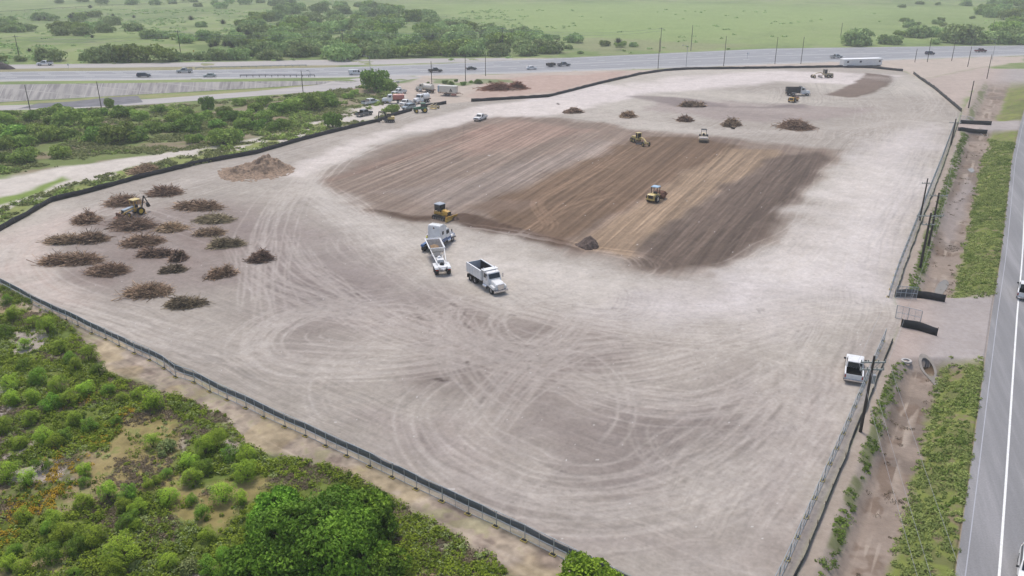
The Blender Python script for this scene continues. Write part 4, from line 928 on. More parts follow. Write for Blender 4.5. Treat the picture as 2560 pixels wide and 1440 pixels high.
# ================================================================== MACHINES
def tracks(r, L, W, w, Hh, mat=M_dkm):
    for s in (-1, 1):
        prof = []; rr = Hh/2
        for k in range(9): t = -math.pi/2+math.pi*k/8; prof.append((L/2-rr+rr*math.cos(t), rr+rr*math.sin(t)*.98))
        for k in range(9): t = math.pi/2+math.pi*k/8; prof.append((-L/2+rr+rr*math.cos(t), rr+rr*math.sin(t)*.98))
        y = s*(W/2-w/2); tk = MB().prism(prof, y-w/2, y+w/2).build("track", mat, r)
        q = MB()
        for x in np.linspace(-L/2+rr, L/2-rr, 5): q.cyl((x, y-w/2-.03, rr*.8), (x, y+w/2+.03, rr*.8), rr*.45, n=10)
        q.build("track_roller", M_stl, tk)
def canopy(r, c, d, z0, z1, roofm, postm=M_dkm, glass=False):
    for sx in (-1, 1):
        for sy in (-1, 1): MB().box((c[0]+sx*(d[0]/2-.06), c[1]+sy*(d[1]/2-.06), (z0+z1)/2), (.11, .11, z1-z0)).build("canopy_post", postm, r)
    MB().box((c[0], c[1], z1+.05), (d[0]+.2, d[1]+.2, .12), top=(.94, .94)).build("canopy_roof", roofm, r, bevel=.03)
    if glass:
        MB().box((c[0], c[1], (z0+z1)/2+.05), (d[0]-.14, d[1]-.14, z1-z0-.25)).build("cab_glass", M_glass, r)
    else: MB().box((c[0]-.1, c[1], z0+.3), (.55, .55, .5)).build("seat", M_blk, r, bevel=.05)
def dozer():
    r = empty("bulldozer"); tracks(r, 3.2, 2.3, .55, .95)
    MB().box((-.15, 0, .95), (2.9, 1.15, .7)).build("chassis", P_yel, r, bevel=.04)
    MB().prism([(.3, 1.2), (1.75, 1.1), (1.8, 1.75), (.3, 2.0)], -.55, .55, lambda x, z: .05 if z > 1.5 else 0).build("engine_hood", P_yel, r, bevel=.06, smooth=True)
    MB().box((1.8, 0, 1.4), (.06, .9, .6)).build("grille", M_dkm, r); MB().cyl((1.0, .25, 1.9), (1.0, .25, 2.4), .06, n=8).build("exhaust", M_dkm, r)
    MB().box((-.55, 0, 1.35), (1.7, 1.5, .35)).build("platform", P_yel, r, bevel=.04); canopy(r, (-.55, 0), (1.45, 1.4), 1.5, 2.85, P_silver, M_dkm, True)
    MB().prism([(2.35, .1), (2.45, .1), (2.3, .6), (2.45, 1.15), (2.35, 1.15), (2.15, .6)], -1.55, 1.55).build("blade", P_yel, r)
    q = MB()
    for s in (-1, 1): q.cyl((.3, s*1.0, .6), (2.25, s*1.0, .45), .09, n=6); q.cyl((1.5, s*.4, 1.2), (2.25, s*.5, .8), .06, n=6)
    q.build("push_arm", M_dkm, r); return r
put(dozer(), (1106, 548), (1125, 553), label="small yellow bulldozer pushing soil along the field edge", cat="bulldozer")
def roller(name, pm, roofm, drum=M_stl, padfoot=False):
    r = empty(name); MB().prism([(-2.6, .75), (-.6, .75), (-.5, 1.5), (-2.4, 1.75), (-2.65, 1.6)], -.75, .75).build("engine_hood", pm, r, bevel=.06, smooth=True)
    MB().box((-2.66, 0, 1.2), (.06, 1.0, .6)).build("grille", M_dkm, r); MB().box((-2.72, 0, .72), (.22, 1.9, .3)).build("counterweight", pm, r, bevel=.04)
    for s in (-1, 1): wheel(r, (-1.55, s*.95, .72), .72, .5, P_offw)
    MB().box((-.35, 0, 1.05), (1.3, 1.5, .5)).build("platform", pm, r, bevel=.03); canopy(r, (-.5, 0), (1.35, 1.35), 1.3, 2.85, roofm)
    MB().cyl((1.75, -1.05, .76), (1.75, 1.05, .76), .74, n=22).build("drum", drum, r, smooth=True)
    q = MB()
    for s in (-1, 1): q.box((1.3, s*1.15, .85), (2.2, .14, .4))
    q.box((.35, 0, .9), (.35, 2.3, .5)); q.box((2.62, 0, .9), (.2, 2.4, .35)); q.build("drum_frame", pm if not padfoot else M_rust, r, bevel=.02)
    if padfoot:
        q = MB()
        for i in range(14):
            t = 2*math.pi*i/14
            for k in range(6): y = -.9+.36*k; q.box((1.75+.78*math.cos(t), y, .76+.78*math.sin(t)), (.12, .14, .12), ry=-t)
        q.build("drum_foot", M_rust, r)
    MB().ring((-.1, 0, 1.75), (.4, 0, 1), .2, .16, .04, 12).build("steering_wheel", M_blk, r); return r
put(roller("road_roller", P_ylw2, P_lblue, M_rust, True), (1640, 500), (1655, 492), label="yellow roller with pale blue canopy in the middle of the brown field", cat="road roller")
put(roller("road_roller", P_ltan, M_blk, M_stl), (1758, 352), (1757, 368), label="tan roller with drum toward the viewer at the field's top edge", cat="road roller")
put(roller("road_roller", P_yel, M_dkm, M_rust), (1983, 254), (1993, 249), label="yellow roller half overlapping the black-bed dump truck", cat="road roller")
def grader(name, pm, roofm):
    r = empty(name); MB().prism([(-4.0, .9), (-1.4, .9), (-1.4, 1.9), (-3.8, 1.75), (-4.05, 1.5)], -.6, .6).build("engine_hood", pm, r, bevel=.06, smooth=True)
    MB().box((-4.05, 0, 1.3), (.06, .9, .55)).build("grille", M_dkm, r); MB().box((-.7, 0, 1.3), (1.5, 1.3, .5)).build("cab_base", pm, r); canopy(r, (-.7, 0), (1.3, 1.3), 1.5, 3.1, roofm, pm, True)
    q = MB(); pts = [(-.1, 0, 1.6), (1.2, 0, 2.05), (2.6, 0, 1.95), (4.1, 0, 1.2)]
    for a, b_ in zip(pts, pts[1:]): q.cyl(a, b_, .2, n=8)
    q.box((4.1, 0, .95), (.4, 1.9, .3)); q.build("goose_neck", pm, r)
    MB().prism([(1.15, .12), (1.3, .1), (1.2, .45), (1.35, .75), (1.2, .75), (1.05, .4)], -1.8, 1.8).build("blade", M_stl, r)
    MB().ring((1.1, 0, .95), (0, 0, 1), .75, .6, .1, 16).build("circle_ring", M_rust, r)
    MB().cyl((-2.2, .3, 1.8), (-2.2, .3, 2.6), .07, n=8).build("exhaust", M_dkm, r)
    for x in (-3.2, -1.75):
        for s in (-1, 1): wheel(r, (x, s*1.0, .66), .66, .42, pm)
    for s in (-1, 1): wheel(r, (4.1, s*1.0, .62), .62, .38, pm)
    return r
g1 = put(grader("road_grader", P_ylw2, P_ylw2), (1598, 359), (1622, 369), label="yellow motor grader with cream roof working the field's top edge", cat="road grader"); g1.scale = (.86,)*3
put(grader("road_grader", P_ltan, M_dkm), (2057, 194.5), (2035, 195), label="dusty tan motor grader in the far corner behind the dump truck", cat="road grader")
def backhoe():
    r = empty("backhoe_loader"); MB().prism([(.1, .9), (2.2, .8), (2.25, 1.45), (.1, 1.75)], -.45, .45).build("engine_hood", P_bg, r, bevel=.06, smooth=True)
    MB().box((2.27, 0, 1.15), (.05, .75, .5)).build("grille", M_dkm, r); MB().box((-.5, 0, 1.0), (1.6, 1.2, .5)).build("platform", P_yel, r, bevel=.04); canopy(r, (-.45, 0), (1.45, 1.5), 1.3, 2.85, P_ylw2, P_yel)
    for s in (-1, 1): wheel(r, (-.75, s*.95, .75), .75, .48, M_ywh); wheel(r, (1.65, s*.85, .48), .48, .32, M_ywh)
    q = MB()
    for s in (-1, 1): q.cyl((.2, s*.65, 1.5), (2.4, s*.65, 1.0), .09, n=6); q.cyl((2.4, s*.65, 1.0), (3.0, s*.65, .4), .09, n=6)
    q.build("loader_arm", P_yel, r); MB().prism([(2.8, .05), (3.7, .03), (3.65, .1), (3.0, .3), (2.95, .95), (2.8, .95)], -1.2, 1.2).build("loader_bucket", M_rust, r)
    q = MB(); q.cyl((-1.6, 0, .9), (-2.3, .1, 3.2), .13, n=6); q.cyl((-2.3, .1, 3.2), (-2.9, .1, 1.7), .11, n=6); q.build("boom", M_dkm, r)
    MB().prism([(-3.2, 1.0), (-2.7, .9), (-2.6, 1.6), (-2.9, 1.8)], -.2, .45).build("digging_bucket", M_dkm, r)
    q = MB()
    for s in (-1, 1): q.box((-1.6, s*.9, .55), (.15, .15, .9)); q.box((-1.6, s*.95, .1), (.4, .5, .08))
    q.build("stabiliser", P_yel, r); return r
put(backhoe(), (337, 537), (322, 541), label="yellow and dark backhoe loader working among the left brush piles", cat="backhoe loader").rotation_euler = (0, 0, R(235))
def mini_ex():
    r = empty("mini_excavator"); tracks(r, 3.0, 2.2, .45, .7); MB().cyl((0, 0, .6), (0, 0, .85), .7, n=16).build("turntable", M_dkm, r)
    MB().box((-.5, 0, 1.25), (2.0, 1.9, .75)).build("engine_housing", P_ylw2, r, bevel=.12, smooth=True); canopy(r, (.1, .3), (1.1, 1.1), 1.3, 2.6, P_ltan, M_dkm, True)
    q = MB(); q.cyl((.8, -.3, 1.2), (1.4, -.3, 2.9), .2, n=6); q.cyl((1.4, -.3, 2.9), (2.9, -.3, 3.0), .18, n=6); q.cyl((2.9, -.3, 3.1), (3.1, -.3, 1.1), .16, n=6); q.build("boom", M_dkm, r)
    MB().prism([(2.7, .1), (3.5, .2), (3.4, .9), (3.0, 1.2), (2.75, .8)], -.7, .1).build("bucket", M_dkm, r); MB().prism([(1.9, .1), (2.0, .1), (2.05, .55), (1.9, .55)], -1.0, 1.0).build("blade", P_ltan, r); return r
put(mini_ex(), (974, 305), label="mini excavator with dark folded arm beside the black silt fence", cat="excavator").rotation_euler = (0, 0, R(190))
def tractor():
    r = empty("farm_tractor"); MB().prism([(.2, 1.0), (2.5, .95), (2.6, 1.6), (.2, 1.9)], -.42, .42).build("engine_hood", P_green, r, bevel=.06, smooth=True)
    MB().box((2.6, 0, 1.25), (.06, .7, .5)).build("grille", M_dkm, r); MB().box((-.5, 0, 1.35), (1.6, 1.5, .6)).build("cab_base", P_green, r, bevel=.04); canopy(r, (-.45, 0), (1.35, 1.35), 1.6, 2.8, P_green, M_dkm, True)
    MB().cyl((1.5, .2, 1.8), (1.5, .2, 2.7), .06, n=8).build("exhaust", M_dkm, r)
    q = MB()
    for s in (-1, 1): q.prism([(-1.6, 1.35), (.2, 1.35), (0, 1.75), (-1.2, 1.8)], s*1.35 if s < 0 else .75, -.75 if s < 0 else 1.35)
    q.build("fender", P_green, r)
    for s in (-1, 1): wheel(r, (-.75, s*1.1, .85), .85, .5, M_ywh); wheel(r, (1.85, s*.95, .62), .62, .4, M_ywh)
    return r
put(tractor(), (1055, 281), (1041, 283), label="green farm tractor with yellow wheels beside the silt fence", cat="tractor").rotation_euler = (0, 0, R(196))
def drag():
    r = empty("drag_scraper"); MB().cyl((2.6, 0, .9), (.8, 0, .8), .1, n=6).build("drawbar", P_ltan, r); q = MB()
    for s in (-1, 1): q.box((0, s*1.2, .8), (2.6, .14, .5))
    q.box((.9, 0, .75), (.3, 2.4, .5)); q.cyl((.9, -.8, 1.0), (-1.2, -.6, 1.5), .09, n=6); q.cyl((.9, .8, 1.0), (-1.2, .6, 1.5), .09, n=6); q.build("frame", P_ltan, r)
    MB().prism([(-.4, .1), (.5, .1), (.3, .2), (-.2, .35), (-.3, 1.1), (-.45, 1.1)], -1.15, 1.15).build("scraper_bowl", P_ylw2, r)
    for s in (-1, 1): wheel(r, (-1.5, s*.9, .5), .5, .35, M_ywh)
    return r
put(drag(), (1083, 272), (1062, 277), label="tan drag scraper hitched behind the green tractor", cat="scraper")

# ================================================================== PERSON beside the semi
def person():
    J = {0: (0, 0, .95, .135), 1: (0, 0, 1.15, .125), 2: (0, 0, 1.42, .15), 3: (.02, 0, 1.54, .06), 4: (.03, 0, 1.66, .095), 5: (.03, 0, 1.78, .075)}
    E = [(0, 1), (1, 2), (2, 3), (3, 4), (4, 5)]; n = 6
    for s in (-1, 1):
        c = [(0, s*.20, 1.43, .062), (.04, s*.28, 1.15, .048), (.22, s*.24, .98, .038), (.29, s*.22, .95, .028)]
        E.append((2, n)); 
        for i, p in enumerate(c): J[n+i] = p
        E += [(n+i, n+i+1) for i in range(3)]; n += 4
        c = [(0, s*.10, .88, .10), (.03+.06*s, s*.12, .50, .07), (-.02+.10*s, s*.13, .10, .045), (.10+.10*s, s*.14, .05, .042)]
        E.append((0, n))
        for i, p in enumerate(c): J[n+i] = p
        E += [(n+i, n+i+1) for i in range(3)]; n += 4
    me = bpy.data.meshes.new("person"); me.from_pydata([J[i][:3] for i in range(n)], E, []); o = bpy.data.objects.new("person", me); COL.objects.link(o)
    md = o.modifiers.new("skin", 'SKIN'); o.modifiers.new("sub", 'SUBSURF').levels = 2; o.modifiers["sub"].render_levels = 2
    for i, v in enumerate(me.skin_vertices[0].data): v.radius = (J[i][3],)*2; v.use_root = (i == 0)
    me.materials.append(M_skin)
    MB().cyl((.0, 0, 1.0), (0, 0, 1.47), .19, .22, n=14).build("safety_vest", M_hiv, o, bevel=.03, smooth=True)
    q = MB()
    for s in (-1, 1): q.cyl((0, s*.09, .98), (.03+.06*s, s*.12, .52), .125, .09, n=10); q.cyl((.03+.06*s, s*.12, .52), (-.02+.10*s, s*.13, .12), .09, .07, n=10)
    q.build("jeans", M_jean, o, smooth=True)
    q = MB(); q.cyl((.03, 0, 1.74), (.03, 0, 1.80), .15, .125, n=14); q.cyl((.03, 0, 1.80), (.03, 0, 1.87), .125, .07, n=14); q.build("hard_hat", M_hat, o, smooth=True)
    q = MB()
    for s in (-1, 1): q.box((.07+.10*s, s*.135, .05), (.28, .11, .10))
    q.build("boot", M_blk, o, bevel=.02)
    q = MB()
    for s in (-1, 1):
        for k in range(5): q.cyl((.30, s*.22+(k-2)*.018, .95), (.36-.01*abs(k-2), s*.22+(k-2)*.02, .92), .009, n=5)
    q.build("fingers", M_skin, o); return o
put(person(), (1069, 611), heading=R(20), label="person in yellow safety vest, jeans and white hard hat standing left of the semi", cat="person")
# ================================================================== FOLIAGE
def leaf_mat(name, dark, light, tip=None):
    m, nt, b = new_mat(name, rough=.75); b.inputs["Specular IOR Level"].default_value = .2
    at = nt.nodes.new("ShaderNodeAttribute"); at.attribute_name = "shade"
    st = [(.0, dark), (.55, tuple((a+c)/2 for a, c in zip(dark, light))), (1.0, light)]
    r = ramp(nt, at.outputs[0], st)
    oi = nt.nodes.new("ShaderNodeObjectInfo"); hv = nt.nodes.new("ShaderNodeHueSaturation"); nt.links.new(r.outputs[0], hv.inputs["Color"])
    mr = nt.nodes.new("ShaderNodeMapRange"); mr.inputs[3].default_value = .75; mr.inputs[4].default_value = 1.3; nt.links.new(oi.outputs["Random"], mr.inputs[0]); nt.links.new(mr.outputs[0], hv.inputs["Value"])
    mr2 = nt.nodes.new("ShaderNodeMapRange"); mr2.inputs[3].default_value = .485; mr2.inputs[4].default_value = .51; nt.links.new(oi.outputs["Random"], mr2.inputs[0]); nt.links.new(mr2.outputs[0], hv.inputs["Hue"])
    nt.links.new(hv.outputs[0], b.inputs["Base Color"])
    tr = nt.nodes.new("ShaderNodeBsdfTranslucent"); nt.links.new(hv.outputs[0], tr.inputs[0]); mx = nt.nodes.new("ShaderNodeMixShader"); mx.inputs[0].default_value = .22
    nt.links.new(b.outputs[0], mx.inputs[1]); nt.links.new(tr.outputs[0], mx.inputs[2]); nt.links.new(mx.outputs[0], nt.nodes["Material Output"].inputs[0]); return m
L_near = leaf_mat("bright_leaf", (.026, .08, .006), (.43, .60, .05)); L_dark = leaf_mat("deep_leaf", (.018, .065, .008), (.28, .48, .045))
L_mid = leaf_mat("scrub_leaf", (.08, .14, .025), (.42, .55, .12)); L_far = leaf_mat("grey_green_leaf", (.12, .19, .06), (.42, .55, .20))
L_midd = leaf_mat("scrub_leaf_dark", (.05, .11, .02), (.31, .48, .08))
L_weed = leaf_mat("weed_leaf", (.12, .16, .05), (.36, .40, .15)); L_gold = leaf_mat("flower_petal", (.20, .16, .02), (.62, .36, .02)); L_grass = leaf_mat("verge_grass", (.085, .12, .03), (.38, .43, .13))
L_dry = leaf_mat("dry_stalk", (.10, .08, .05), (.36, .29, .19)); L_brown = leaf_mat("dead_leaf", (.09, .075, .04), (.27, .22, .13)); L_tree = leaf_mat('mesquite_leaf', (.010, .045, .005), (.27, .48, .045)); L_yuc = leaf_mat("yucca_leaf", (.012, .02, .01), (.05, .07, .035))
M_bark = mat_noisy("bark", (.10, .075, .055), .9, .35, 4)
def leaves(P, Nrm, size, rng, jit=.9, tri=False, asp=.6):
    n = len(P); d = Nrm+rng.normal(0, jit, (n, 3)); d /= np.linalg.norm(d, axis=1)[:, None]+1e-9
    a = rng.normal(0, 1, (n, 3)); u = np.cross(d, a); u /= np.linalg.norm(u, axis=1)[:, None]+1e-9; v = np.cross(d, u)
    s = (size*rng.uniform(.6, 1.35, n))[:, None]; u = u*s; v = v*s*asp
    if tri: V = np.stack([P-u*.5-v*.5, P+u*.5-v*.4, P+v*.7], 1).reshape(-1, 3); F = np.arange(3*n).reshape(n, 3)
    else: V = np.stack([P-u, P-v, P+u, P+v], 1).reshape(-1, 3); F = np.arange(4*n).reshape(n, 4)
    return V, F
def shade_attr(me, s, k):
    a = me.attributes.new("shade", 'FLOAT', 'POINT'); a.data.foreach_set("value", np.repeat(s, k).astype(np.float32))
def crown_points(rng, n, lobes, fill=.25):
    """lobes: list of (cx,cy,cz,rx,ry,rz)"""
    L = np.array(lobes); w = L[:, 3]*L[:, 4]; idx = rng.choice(len(L), n, p=w/w.sum()); q = rng.normal(0, 1, (n, 3)); q /= np.linalg.norm(q, axis=1)[:, None]
    q[:, 2] = np.where(q[:, 2] < -.45, -q[:, 2], q[:, 2]); rr = np.where(rng.random(n) < fill, rng.uniform(.3, .9, n), rng.normal(1, .09, n))
    P = L[idx, :3]+q*L[idx, 3:]*rr[:, None]; return P, q, idx
def make_crown(rng, W, H, n, leaf, nl=9, spiky=0.0, low=.12, lift=0.0):
    lobes = [(0, 0, H*(.30+lift), W*.37, W*.35, H*.52)]
    for i in range(nl):
        a = rng.uniform(0, 6.28); r = W*rng.uniform(.20, .38); s = rng.uniform(.13, .23)*W; lobes.append((r*math.cos(a), r*math.sin(a), H*(rng.uniform(.18+lift, .72)-.55*max(0, r/W-.24)), s, s, s*rng.uniform(.8, 1.1)*H/W*1.25))
    P, q, idx = crown_points(rng, n, lobes); P[:, 2] = np.abs(P[:, 2]); ltint = rng.uniform(0, 1, len(lobes))
    cl = vnoise(P[:, 0]/W*9+50, P[:, 1]/W*9+P[:, 2]/H*6, int(rng.integers(0, 40)))
    keep = (cl > .24); P, q, idx, cl = P[keep], q[keep], idx[keep], cl[keep]
    sh = np.clip(.30*ltint[idx]+.45*cl+.25*rng.random(len(P))+.10*(P[:, 2]/H-.5), 0, 1)
    if spiky: q = q*.3+np.array([0, 0, spiky])
    V, F = leaves(P, q, leaf, rng, .8 if not spiky else .35, asp=.55 if not spiky else .28)
    return V, F, sh
def mesh_only(name, V, F, mat, sh=None):
    o = np_mesh(name, V, F, mat); me = o.data
    if sh is not None: shade_attr(me, sh, F.shape[1])
    bpy.data.objects.remove(o); return me
def crown_mesh(seed, W, H, n, leaf, mat, **k):
    rng = np.random.default_rng(seed); V, F, sh = make_crown(rng, W, H, n, leaf, **k); return mesh_only("crown", V, F, mat, sh)
def trunk_mesh(seed, H, r, n=4):
    rg = random.Random(seed); q = MB(); base = (0, 0, -.1)
    for i in range(n):
        a = rg.uniform(0, 6.28); k = rg.uniform(.1, .35)*H; p1 = (k*.35*math.cos(a), k*.35*math.sin(a), H*.35); p2 = (k*math.cos(a), k*math.sin(a), H*rg.uniform(.6, .85))
        q.cyl(base, p1, r, r*.7, n=6); q.cyl(p1, p2, r*.7, r*.25, n=5)
    o = q.build("trunk", M_bark); me = o.data; bpy.data.objects.remove(o); return me
# unit-width prototypes (1 m wide, .75 m high) scaled on placement
K = {}
K['near'] = [(crown_mesh(10+i, 1, .95, 3200, .036, L_near, nl=8, spiky=.9), trunk_mesh(i, .8, .03)) for i in range(4)]
K['dark'] = [(crown_mesh(20+i, 1, .85, 3200, .034, L_dark, nl=8, spiky=.5), trunk_mesh(i+9, .7, .03)) for i in range(3)]
K['weed'] = [(crown_mesh(30+i, 1, .6, 1300, .05, L_weed, nl=6), trunk_mesh(i+19, .5, .02)) for i in range(2)]
K['mid'] = [(crown_mesh(40+i, 1, .54, 2600, .038, L_mid, nl=9, lift=-.03), trunk_mesh(i+29, .5, .03)) for i in range(4)]
K['midd'] = [(crown_mesh(50+i, 1, .54, 2600, .038, L_midd, nl=9, lift=-.03), trunk_mesh(i+39, .5, .03)) for i in range(3)]
K['far'] = [(crown_mesh(60+i, 1, .46, 1700, .046, L_far, nl=9, lift=-.05, low=.0), trunk_mesh(i+49, .4, .03)) for i in range(5)]
K['farg'] = [(crown_mesh(70+i, 1, .46, 1700, .046, L_mid, nl=9, lift=-.05, low=.0), trunk_mesh(i+59, .4, .03)) for i in range(3)]
TINT = {'near': 'bright green', 'dark': 'deep green', 'weed': 'pale grey-green', 'mid': 'olive green', 'midd': 'dark green', 'far': 'grey-green', 'farg': 'yellowish green'}
CR = random.Random(5)
def plant(x, y, w, kind, name="shrub", hs=1.0, parts=True, sizes=None, group=None, cat="shrub"):
    X, Y, z = G(x, y); zc = cp*Y+sp*(CH-z); W = w*zc/FPX; cm, tm = CR.choice(K[kind])
    sc = (W, W*CR.uniform(.85, 1.1), W*hs*CR.uniform(.9, 1.15)); rz = CR.uniform(0, 6.28)
    if parts:
        r = empty(name, (X, Y, z), rz); r.scale = sc
        c = bpy.data.objects.new("crown", cm); COL.objects.link(c); c.parent = r
        t = bpy.data.objects.new("trunk", tm); COL.objects.link(t); t.parent = r
    else:
        r = bpy.data.objects.new(name, cm); COL.objects.link(r); r.location = (X, Y, z); r.scale = sc; r.rotation_euler = (0, 0, rz)
    tag(r, None, cat, group); r["_k"] = kind; r["_w"] = W; r["_p"] = (x, y); return r
ORD = ["first", "second", "third", "fourth", "fifth", "sixth", "seventh", "eighth", "ninth", "tenth", "eleventh", "twelfth", "thirteenth", "fourteenth", "fifteenth", "sixteenth", "seventeenth", "eighteenth", "nineteenth", "twentieth"]
def label_rows(objs, noun, where, nrow, rownames=None):
    objs = sorted(objs, key=lambda o: o["_p"][1]); n = len(objs); per = math.ceil(n/nrow); med = sorted(o["_w"] for o in objs)[n//2]
    for ri in range(nrow):
        row = sorted(objs[ri*per:(ri+1)*per], key=lambda o: o["_p"][0])
        for i, o in enumerate(row):
            sz = "large" if o["_w"] > med*1.25 else ("small" if o["_w"] < med*.75 else "rounded")
            o["label"] = f"{sz} {TINT[o['_k']]} {noun} {where}, {ORD[ri]} row from back, {ORD[i]} from left"
            for k in ("_k", "_w", "_p"): del o[k]
# ---- near-left meadow
near = [(28,975,40),(60,925,32),(120,835,42),(150,880,32),(178,908,36),(225,905,42),(60,872,32),(98,960,42),(150,985,42),(190,928,32),(250,935,36),(85,1005,36),(30,1012,36),(130,1022,42),(176,1012,42),(220,988,38),(272,985,32),(388,1020,48),(310,1005,28),(225,1075,36),(186,1062,34),(112,1108,42),(160,1102,38),(50,1118,32),(142,1118,36),(108,1175,36),(68,1212,42),(212,1188,34),(212,1213,28),(212,1272,42),(272,1248,44),(322,1243,42),(312,1278,34),(350,1283,36),(325,1318,50),(342,1328,30),(140,1310,42),(122,1333,36),(160,1348,46),(238,1358,52),(195,1378,46),(308,1405,76),(423,1258,46),(505,1293,38),(557,1253,50),(382,1118,36),(415,1128,44),(373,1218,24),(395,1208,22),(418,1192,28),(474,1163,38),(478,1208,44),(508,1183,46),(515,1138,48),(545,1118,46),(575,1150,40),(615,1200,52),(620,1152,40),(38,1386,36),(22,1423,38),(58,1431,36),(188,1440,28),(285,1445,52),(338,1423,28),(125,1408,56),(20,1200,50),(480,1432,52),(525,1438,52),(420,1418,42),(40,800,34),(15,840,36),(85,820,34),(345,1000,30),(290,1060,26),(10,1080,40),(75,1060,34),(20,760,30),(60,1300,34),(520,1350,34),(480,1260,30),(600,1260,34),(640,1300,44),(560,1400,40)]
S1 = []
for i, (x, y, w) in enumerate(near):
    kd = 'near' if i % 3 != 1 else 'dark'
    if i in (46, 66, 63): kd = 'weed'
    S1.append(plant(x, y, w*1.28, kd, hs=.95, group="shrubs in the near-left meadow"))
label_rows(S1, "shrub", "in near-left meadow", 7)
# ---- big foreground trees
def big_tree(x, y, W, H, seed, label, nleaf=26000, mat=L_near, leaf=.17, nl=26):
    X, Y, z = G(x, y); r = empty("tree", (X, Y, z), 0); me = crown_mesh(seed, W, H, nleaf, leaf, mat, nl=nl, lift=.06)
    c = bpy.data.objects.new("crown", me); COL.objects.link(c); c.parent = r
    t = bpy.data.objects.new("trunk", trunk_mesh(seed, H*.9, .22, 6)); COL.objects.link(t); t.parent = r
    tag(r, label, "tree", "trees at the bottom of the meadow"); return r
big_tree(815, 1425, 10.2, 6.6, 201, "broad dark-green tree, largest crown beside the near fence's dirt strip", 46000, L_tree, .15, 34)
big_tree(925, 1335, 4.6, 4.4, 202, "rounded green tree forming the right lobe of the big foreground clump", 14000, L_dark)
big_tree(700, 1345, 5.4, 4.6, 203, "green tree at the upper left of the big foreground clump", 18000, L_tree, .15)
big_tree(650, 1450, 5.2, 3.6, 204, "low green tree at the lower left of the big foreground clump", 14000, L_dark)
big_tree(945, 1465, 5.0, 3.0, 206, "low dark tree at the lower right foot of the big foreground clump", 12000, L_dark)
big_tree(1465, 1500, 5.6, 3.4, 205, "bright yellow-green tree top cut by the photo's bottom edge near the fence", 14000, L_near, .15)
# ---- middle-left scrub
mid = [(8,312,70),(50,352,110),(110,352,90),(170,348,62),(155,392,64),(60,404,92),(15,402,56),(5,428,34),(130,312,52),(170,314,92),(235,320,62),(200,288,42),(275,268,30),(310,292,70),(225,302,60),(120,288,52),(250,352,90),(300,355,106),(340,350,80),(400,280,46),(425,327,60),(470,328,90),(440,302,60),(520,273,42),(560,360,88),(612,325,70),(645,325,60),(480,357,42),(500,350,32),(600,263,40),(660,302,62),(690,325,68),(715,322,48),(700,284,70),(742,278,80),(780,274,88),(822,264,80),(660,264,50),(692,282,40),(640,277,50),(620,302,60),(575,302,60),(560,287,52),(832,318,54),(15,372,62),(60,366,70),(30,332,60),(92,332,60),(80,302,52),(870,246,30),(886,238,32),(722,246,26),(800,240,26),(30,292,42),(350,300,60),(385,330,60),(145,270,30),(510,300,50),(540,320,60),(-20,345,70),(-15,300,60),(250,290,50),(470,290,44),(590,345,50)]
S2 = []
for i, (x, y, w) in enumerate(mid):
    S2.append(plant(x, y, w*.93, 'mid' if i % 5 in (0, 2, 4) else 'midd', name="bush", hs=.92 if (x, y) not in ((275, 268), (520, 273), (832, 318)) else 1.7, group="bushes in the scrub above the silt fence", cat="bush"))
label_rows(S2, "bush", "in middle-left scrub", 5)
o = plant(940, 226, 88, 'midd', "tree", 1.15, cat="tree", group="trees at the dirt entrance"); o["label"] = "large dark-green tree where the access road meets the highway"
o2 = plant(972, 228, 52, 'mid', "tree", 1.2, cat="tree", group="trees at the dirt entrance"); o2["label"] = "brighter green tree on the right side of the large entrance tree"
o3 = plant(979, 284, 46, 'mid', "tree", 1.0, cat="tree", group="trees at the dirt entrance"); o3["label"] = "small round tree among the vehicles, above the mini excavator"
for o in (o, o2, o3):
    for k in ("_k", "_w", "_p"): del o[k]
S3 = [plant(x, y, w, 'midd', "bush", .9, cat="bush", group="bushes beside the tank trailer") for x, y, w in [(1070,208,10),(1112,209,18),(1128,211,18),(1158,213,20),(1195,209,24),(1140,204,14),(1178,207,12),(1225,206,10)]]
label_rows(S3, "bush", "on grass behind tank trailer", 1)
# ---- beyond the highway
def inpoly(x, y, P):
    c = False
    for i in range(len(P)):
        (ax, ay), (bx, by) = P[i], P[(i+1) % len(P)]
        if (ay > y) != (by > y) and x < (bx-ax)*(y-ay)/(by-ay)+ax: c = not c
    return c
FARR = random.Random(31)
def scatter(P, n, w0, w1, mind):
    out = []; xs = [p[0] for p in P]; ys = [p[1] for p in P]; t = 0
    while len(out) < n and t < n*60:
        t += 1; x = FARR.uniform(min(xs), max(xs)); y = FARR.uniform(min(ys), max(ys))
        if inpoly(x, y, P) and all(abs(x-a)/w0+abs(y-b)*2.6/w0 > mind for a, b, _ in out): out.append((x, y, FARR.uniform(w0, w1)*(.55+.6*y/140)))
    return out
far = scatter([(600,62),(760,22),(1000,26),(1060,44),(1150,64),(1300,84),(1390,132),(1250,140),(1100,143),(800,149),(640,150),(620,100)], 128, 50, 88, .31)
far += scatter([(0,52),(120,47),(250,42),(330,60),(360,86),(250,90),(0,90)], 22, 40, 70, .5)
far += scatter([(380,80),(520,62),(640,50),(640,150),(560,125),(480,112),(360,104)], 20, 34, 60, .6)
far += scatter([(0,4),(640,2),(800,10),(1000,24),(1000,32),(600,22),(200,14),(0,12)], 26, 40, 70, .5)
far += scatter([(2390,3),(2560,0),(2600,60),(2560,112),(2500,104),(2470,66),(2420,24)], 22, 50, 90, .5)
far += scatter([(2240,55),(2500,40),(2520,84),(2280,84)], 9, 20, 40, .8)
